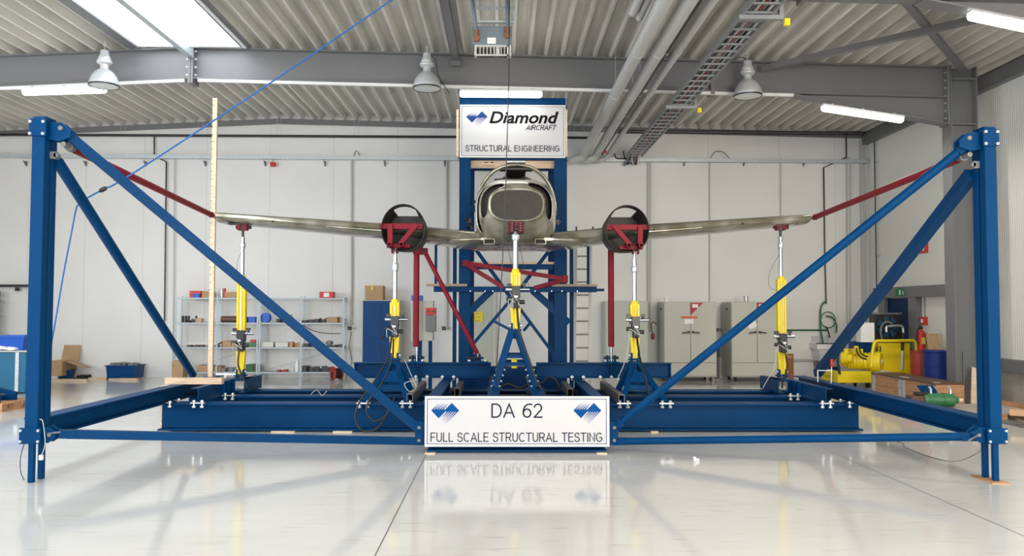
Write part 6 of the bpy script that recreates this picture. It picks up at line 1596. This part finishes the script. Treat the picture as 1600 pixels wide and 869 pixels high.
# ---------------------------------------------------------------- yellow hydraulic power unit
Yu = 17.2
P = lambda px, py, Y=Yu: at(px, py, Y)
t = thing('hydraulic_power_unit', 'yellow hydraulic power unit with motor, tank and black cooler in the right corner', 'hydraulic power unit', (P(1370, 600).x, Yu, 0))
zb0, zb1 = P(0, 597).z, P(0, 583).z
xA, xB = P(1309, 590).x, P(1432, 590).x
MB().box2((xA, Yu, zb0), (P(1362, 590).x, Yu + .04, zb1 + .06)).box2((xA, Yu + .04, zb0), (xA + .05, Yu + .9, zb1 + .06)).box2((P(1362, 590).x, Yu, zb0), (xB, Yu + .9, zb1)).box2((xA, Yu + .1, zb1 - .12), (P(1362, 590).x, Yu + .9, zb1 - .06)).build('base_frame', 'yellow', t, bevel=.006, split=False)
for x in (xA + .15, xA + .7, xB - .25):
    for yy in (Yu + .12, Yu + .75): MB().cyl((x - .025, yy, .05), (x + .025, yy, .05), .05).box((x, yy, (zb0 + .08) / 2 + .02), (.08, .07, max(.02, zb0 - .06))).build('caster', 'blacks', t, split=False)
MB().box2((P(1373, 0).x, Yu + .25, zb1), (P(1422, 0).x, Yu + .85, P(0, 535).z)).build('oil_tank', 'yellow', t, bevel=.015)
MB().tube(spline([P(1361, 573), P(1364, 545), P(1367.5, 534)], 5) + spline([P(1371, 532.5), P(1400, 532.5), P(1427, 532)], 4) + spline([P(1431, 535), P(1432, 545), P(1430, 560), P(1428.5, 584)], 5), .032, 10).build('guard_rail', 'yellow', t, split=False)
# motor: ribbed body, fan cowl facing the viewer's right, pump flange
mc = P(1346, 564, Yu + .32); ax = V((.80, -.60, 0)).normalized()
MB().lathe([(.10, -.42), (.15, -.38), (.15, -.30), (.17, -.28), (.19, -.24)] + [(.19 if k % 2 else .175, -.22 + k * .035) for k in range(12)] + [(.215, .20), (.22, .22), (.225, .36), (.20, .41), (.06, .42)], mc, axis=ax, seg=24).build('motor', 'yellow', t, smooth=25)
MB().lathe([(.05, 0), (.05, .03), (.02, .035)], mc + ax * .42, axis=ax, seg=14).build('fan_hub', 'offwhite', t)
MB().box(mc + V((-.12, -.02, .21)), (.22, .2, .12)).cyl(mc + V((-.12, -.02, .27)), mc + V((-.12, -.02, .33)), .05).build('terminal_box', 'yellow', t, bevel=.01)
MB().lathe([(.06, -.1), (.13, -.08), (.13, .04), (.09, .06), (.09, .14)], P(1322, 560, Yu + .2), axis=ax, seg=16).cyl(P(1322, 552, Yu + .2), P(1322, 545, Yu + .2), .06).build('pump', 'yellow', t)
MB().tube(spline([P(1312, 585), P(1309, 565), P(1311, 550), P(1317, 547)]), .03, 8).build('suction_hose', 'black', t, split=False)
# cooler with fan, hoses, grey terminal cabinet
ca, cb = P(1365, 531, Yu + .5), P(1408, 491, Yu + .5)
co = MB().box2((ca.x, Yu + .5, ca.z), (cb.x, Yu + .72, cb.z)).build('cooler', 'blacks', t, bevel=.01)
MB().box2((ca.x - .01, Yu + .48, cb.z - .005), (cb.x + .01, Yu + .74, cb.z + .03)).build('cooler_top', 'greysteel', t)
cc = (ca + cb) / 2
for k in range(7):
    a_ = k * 2 * math.pi / 7; d = V((math.cos(a_), 0, math.sin(a_))); s = V((-math.sin(a_), 0, math.cos(a_)))
    MB().prism([(.07, -.03), (.235, -.075), (.235, .06), (.07, .03)], V((cc.x, Yu + .47, cc.z)), d, s, V((0, .012, 0))).build('fan_blade', mat('fan_blue', (0.01, .09, .18), .5) if k == 0 else bpy.data.materials['fan_blue'], co, smooth=0)
MB().cyl((cc.x, Yu + .44, cc.z), (cc.x, Yu + .5, cc.z), .075).build('fan_hub', 'blacks', co)
for k in range(5):
    r_ = .06 + k * .055; MB().tube([V((cc.x + r_ * math.cos(j * .4), Yu + .435, cc.z + r_ * math.sin(j * .4))) for j in range(16)], .004, 5, closed=True).build('fan_guard', 'blacks', co)
for pts in ([(1378, 531), (1376, 516), (1380, 506), (1387, 503), (1394, 506)], [(1385, 519), (1385, 511), (1390, 510), (1400, 509), (1409, 510), (1411, 516), (1411, 524)]):
    MB().tube(spline([P(px, py, Yu + .38) for px, py in pts], 6), .028 if pts[0][0] == 1385 else .024, 8).build('cooler_hose', 'zinc' if pts[0][0] == 1385 else 'greysteel', t, split=False)
MB().tube([P(1410.5, 520, Yu + .2), P(1410, 548, Yu + .18)], .03, 8).build('hose_sleeve', 'black', t); MB().tube([P(1410, 548, Yu + .18), P(1409, 578, Yu + .18)], .032, 10).build('filter_tube', 'zinc', t)
for r_ in (.22, .16): c = P(1357, 546, Yu + .1); MB().tube([c + V((r_ * 1.2 * math.cos(k * .3 + 3.0), 0, r_ * math.sin(k * .3 + 3.0))) for k in range(13)], .016, 8).build('loop_hose', 'black', t, split=False)
ga, gb = P(1349.5, 535, Yu + .1), P(1367, 504.5, Yu + .1)
MB().box2((ga.x - .05, Yu + .12, ga.z), (gb.x, Yu + .35, gb.z)).build('terminal_cabinet', 'white', t, bevel=.006); MB().box2((gb.x - .003, Yu + .12, ga.z), (gb.x + .03, Yu + .36, gb.z + .006)).build('cabinet_frame', 'black', t)
ga, gb = P(1335, 555, Yu + .5), P(1362, 534, Yu + .5); MB().box2((ga.x, Yu + .5, ga.z), (gb.x, Yu + .8, gb.z)).build('valve_cabinet', 'bluebox', t, bevel=.006)
one('paper_cup', 'offwhite', 'small pale bottle and rag standing on the frame of the yellow power unit', 'bottle', (lambda q: MB().lathe([(.05, 0), (.05, .08), (.02, .11), (.02, .16)], (q.x, Yu + .1, zb1 + .0005), seg=12).box((q.x + .1, Yu + .1, zb1 + .03), (.14, .09, .058), rz=.4))(P(1380, 580)))
one('blue_tray', 'brightblue', 'flat blue plastic tray on the floor before the yellow power unit', 'tray', (lambda q: tray(MB(), V((q.x, 16.6, 0)), .24, .2, .30, .26, .09))(at(1318, 602, 16.5)))

# ---------------------------------------------------------------- drums, extinguisher, boards at the right wall
def drum(name, m, lab, px, w_px, Y, ztop, lid=True):
    x = at(px, 580, Y).x; r = w_px / 2 * Y / F
    t = thing(name, lab, 'drum', (x, Y, 0))
    MB().lathe([(r * .96, 0), (r, .02), (r, ztop * .33), (r * 1.03, ztop * .335), (r * 1.03, ztop * .36), (r, ztop * .365), (r, ztop * .64), (r * 1.03, ztop * .645), (r * 1.03, ztop * .67), (r, ztop * .675), (r, ztop - .05), (r * .97, ztop - .04)], (x, Y, 0), seg=30).build('drum_body', m, t)
    MB().lathe([(r * .98, ztop - .04), (r * 1.04, ztop - .035), (r * 1.04, ztop), (r * .98, ztop + .004)], (x, Y, 0), seg=30).build('drum_lid', m, t)
drum('plastic_drum', mat('blue_drum_plastic', (0.008, 0.03, 0.20), 0.42, spec=0.3), 'large blue plastic drum beside the right column', 1464.5, 40, 15.55, at(1464, 548.5, 15.3).z)
drum('oil_drum', 'redcable', 'red oil drum between the yellow power unit and the blue drum', 1437, 26, 16.74, at(1437, 549, 16.65).z)
q = at(1439.5, 531, 16.95); q.x = min(q.x, XR - .14)
t = thing('fire_extinguisher', 'red fire extinguisher on the right wall above the red drum', 'fire extinguisher', (q.x, q.y, q.z - .25))
MB().lathe([(.07, -.24), (.085, -.22), (.085, .12), (.06, .18), (.03, .205), (.03, .23)], q, seg=20).build('cylinder', 'brightred', t); MB().box(q + V((0, -.086, -.02)), (.09, .006, .14)).build('instruction_panel', 'tape', t)
MB().box(q + V((0, 0, .25)), (.05, .05, .05)).bar(q + V((0, -.02, .28)), q + V((-.10, -.06, .30)), .02, .012).build('valve', 'blacks', t, split=False); MB().tube(spline([q + V((-.02, -.02, .25)), q + V((-.10, -.04, .22)), q + V((-.12, -.05, .05)), q + V((-.10, -.06, -.1))]), .012, 8).build('hose', 'black', t, split=False)
MB().box2((q.x + .05, q.y - .03, q.z - .1), (XR - .002, q.y + .03, q.z + .15)).build('wall_bracket', 'greysteel', t)
p = atx(1443, 501.5, XR - .05); t = thing('fire_call_box', 'small red fire alarm call box on the right wall beside the blue door frame', 'alarm', p); MB().box((XR - .04, p.y, p.z), (.08, .17, .17)).build('housing', 'brightred', t, bevel=.01); MB().box((XR - .083, p.y, p.z), (.006, .09, .08)).build('glass', 'white', t)
MB().cyl((XR - .02, p.y, p.z + .08), (XR - .02, p.y, zrail + .1), .010, seg=8).build('conduit', 'greysteel', t)
def leanboard(lab, m, px0, px1, pyt, Y, thick=.02):
    a, b = at(px0, pyt, Y), at(px1, pyt, Y); w = (b.x - a.x)
    c = (a.x + b.x) / 2
    return one('leaning_board', m, lab, 'board', MB().bar((c, Y - .30, 0.01), (c, Y, a.z), w, thick, up=Yv))
leanboard('tan plywood board leaning behind the blue drum, next to the extinguisher', 'ply', 1447, 1467, 521, 16.3)
leanboard('pale board leaning behind the tan plywood board and the blue drum', 'offwhite', 1450, 1468, 518, 16.5)
# pallet-collar crate
cx0, cy0, cy1, ch, cw = 7.34, 13.75, 16.15, .47, .50
t = thing('timber_crate', 'long low timber crate with steel corner hinges behind the right side beam', 'crate', (cx0 + .25, 15, 0))
for z0, z1 in ((.0, .20), (.205, .40)):
    for xx in (cx0, cx0 + cw - .022): MB().box2((xx, cy0, z0), (xx + .022, cy1, z1)).build('side_board', 'woodd', t)
    for yy in (cy0 + .0, cy1 - .022): MB().box2((cx0 + .023, yy, z0), (cx0 + cw - .023, yy + .022, z1)).build('end_board', 'woodd', t)
for k in range(3): MB().box2((cx0 - .02, cy0 + k * .8, .402), (cx0 + cw + .02, cy0 + k * .8 + .78, .435)).build('lid_board', 'brown', t)
for yy in (cy0 + .05, cy0 + 1.10, cy0 + 1.24, cy1 - .1):
    MB().box2((cx0 - .006, yy - .05, .02), (cx0 - .0005, yy + .05, .38)).build('hinge_plate', 'galv', t)
    MB().box2((cx0 - .012, yy - .025, .403), (cx0 + .1, yy + .025, .442)).build('lid_clip', 'galv', t)
# pallet, green machine vice unit, blue guard plate
px0_, px1_ = 6.55, 8.15
t = thing('pallet', 'wooden pallet with a slatted top on the floor behind the right side beam and post', 'pallet', (7.5, 12.7, 0))
for k in range(6): MB().box2((px0_, 12.2 + k * .2, .10), (px1_, 12.2 + k * .2 + .17, .122)).build('top_board', mat('grey_pallet_wood', srgb(176, 164, 154), .7, noise=.12) if k == 0 else bpy.data.materials['grey_pallet_wood'], t)
for x in (px0_ + .1, 7.55, px1_ - .1): MB().box2((x - .05, 12.2, 0), (x + .05, 13.37, .0995)).build('bearer', 'woodd', t)
gc = at(1470, 622, 12.95); gz = .122 + .115
gl = at(1441, 619, 12.95).x; gr = at(1497, 628, 12.95).x
t = thing('green_hydraulic_cylinder', 'green hydraulic motor lying on the pallet behind the right side beam', 'hydraulic motor', (gc.x, 12.95, .122))
ax = V((1, -.18, 0)).normalized(); o = V(((gl + gr) / 2, 12.95, gz))
MB().lathe([(.06, -.27), (.115, -.26), (.115, -.20), (.105, -.19), (.105, .03), (.118, .035), (.118, .055), (.105, .06), (.105, .20), (.06, .22), (.05, .27), (.02, .275)], o, axis=ax, seg=22).build('motor_body', 'green', t)
MB().box(o - ax * .38 + V((0, 0, -.02)), (.22, .20, .17)).build('gear_block', 'brown', t, bevel=.01); MB().box(o - ax * .30 + V((0, -.02, .10)), (.2, .12, .05)).build('flange_plate', 'blacks', t, bevel=.006)
for s in (-.14, .16): MB().tube([o + ax * s + V((0, 0, .10)), o + ax * s + V((0, 0, .17)), o + ax * s + V((-.03, 0, .21))], .022, 8).build('hose_fitting', 'zinc', t, split=False)
MB().cyl(o + ax * .27, o + ax * .34, .03).build('shaft', 'wood', t)
g0 = at(1432, 602, 13.2); one('guard_plate', 'blue', 'curved blue steel plate leaning on the timber crate behind the green motor', 'steel plate', MB().loft([[V((g0.x + .02 + .10 * k + dx, 13.24 + dy - .02 * k, z)) for dx, dy in ((0, 0), (.30, .06), (.30, .075), (0, .015))] for k, z in ((1.2, .124), (1.0, .25), (.6, .36), (0, .44))]), smooth=50)
one('red_block', 'redcable', 'dark red steel block on the pallet left of the green motor', 'steel block', (lambda q: MB().box2((q.x - .12, 12.85, .1225), (q.x + .14, 13.0, .18)))(at(1420, 622, 12.9)))
# right edge: beam, plate and hose on the floor by the wall, board leaning at the column
one('squared_timber', 'woodd', 'squared timber lying on the floor along the right wall at the picture edge', 'timber', (lambda a, b: MB().bar((a.x, a.y, .075), (b.x + .6, b.y - .6, .075), .16, .149))(atz(1562, 640, 0), atz(1598, 652, 0)))
one('wood_offcut', 'ply', 'small plywood offcut lying on the squared timber at the right picture edge', 'timber', (lambda p: MB().box((p.x, p.y, .195), (.35, .14, .09), rz=-.6))(atz(1600, 650, .15)))
one('floor_grating', 'greysteel', 'ribbed grey mat on the floor behind the right post', 'mat', (lambda mb: [mb.box2((7.35, 11.15 + k * .16, .0), (8.0 + .1, 11.15 + k * .16 + .13, .014)) for k in range(7)] and mb)(MB()))
bpy.data.objects['floor_grating']['kind'] = 'thing'
one('floor_strip', 'ply', 'curved pale strip lying on the floor at the right picture edge', 'strip', (lambda P_: MB().tube(spline([atz(*p, .015) for p in P_]), .014, 6))([(1577, 652), (1590, 656), (1603, 662), (1620, 672)]))
a, b = at(1517, 614, 14.0), at(1527, 586, 14.0)
one('leaning_board', 'wood', 'narrow pale board leaning against the right column behind the right post', 'board', MB().bar((a.x - .03, 13.85, .0), (b.x + .08, 14.18, at(0, 575, 14.0).z), .14, .02, up=Yv))
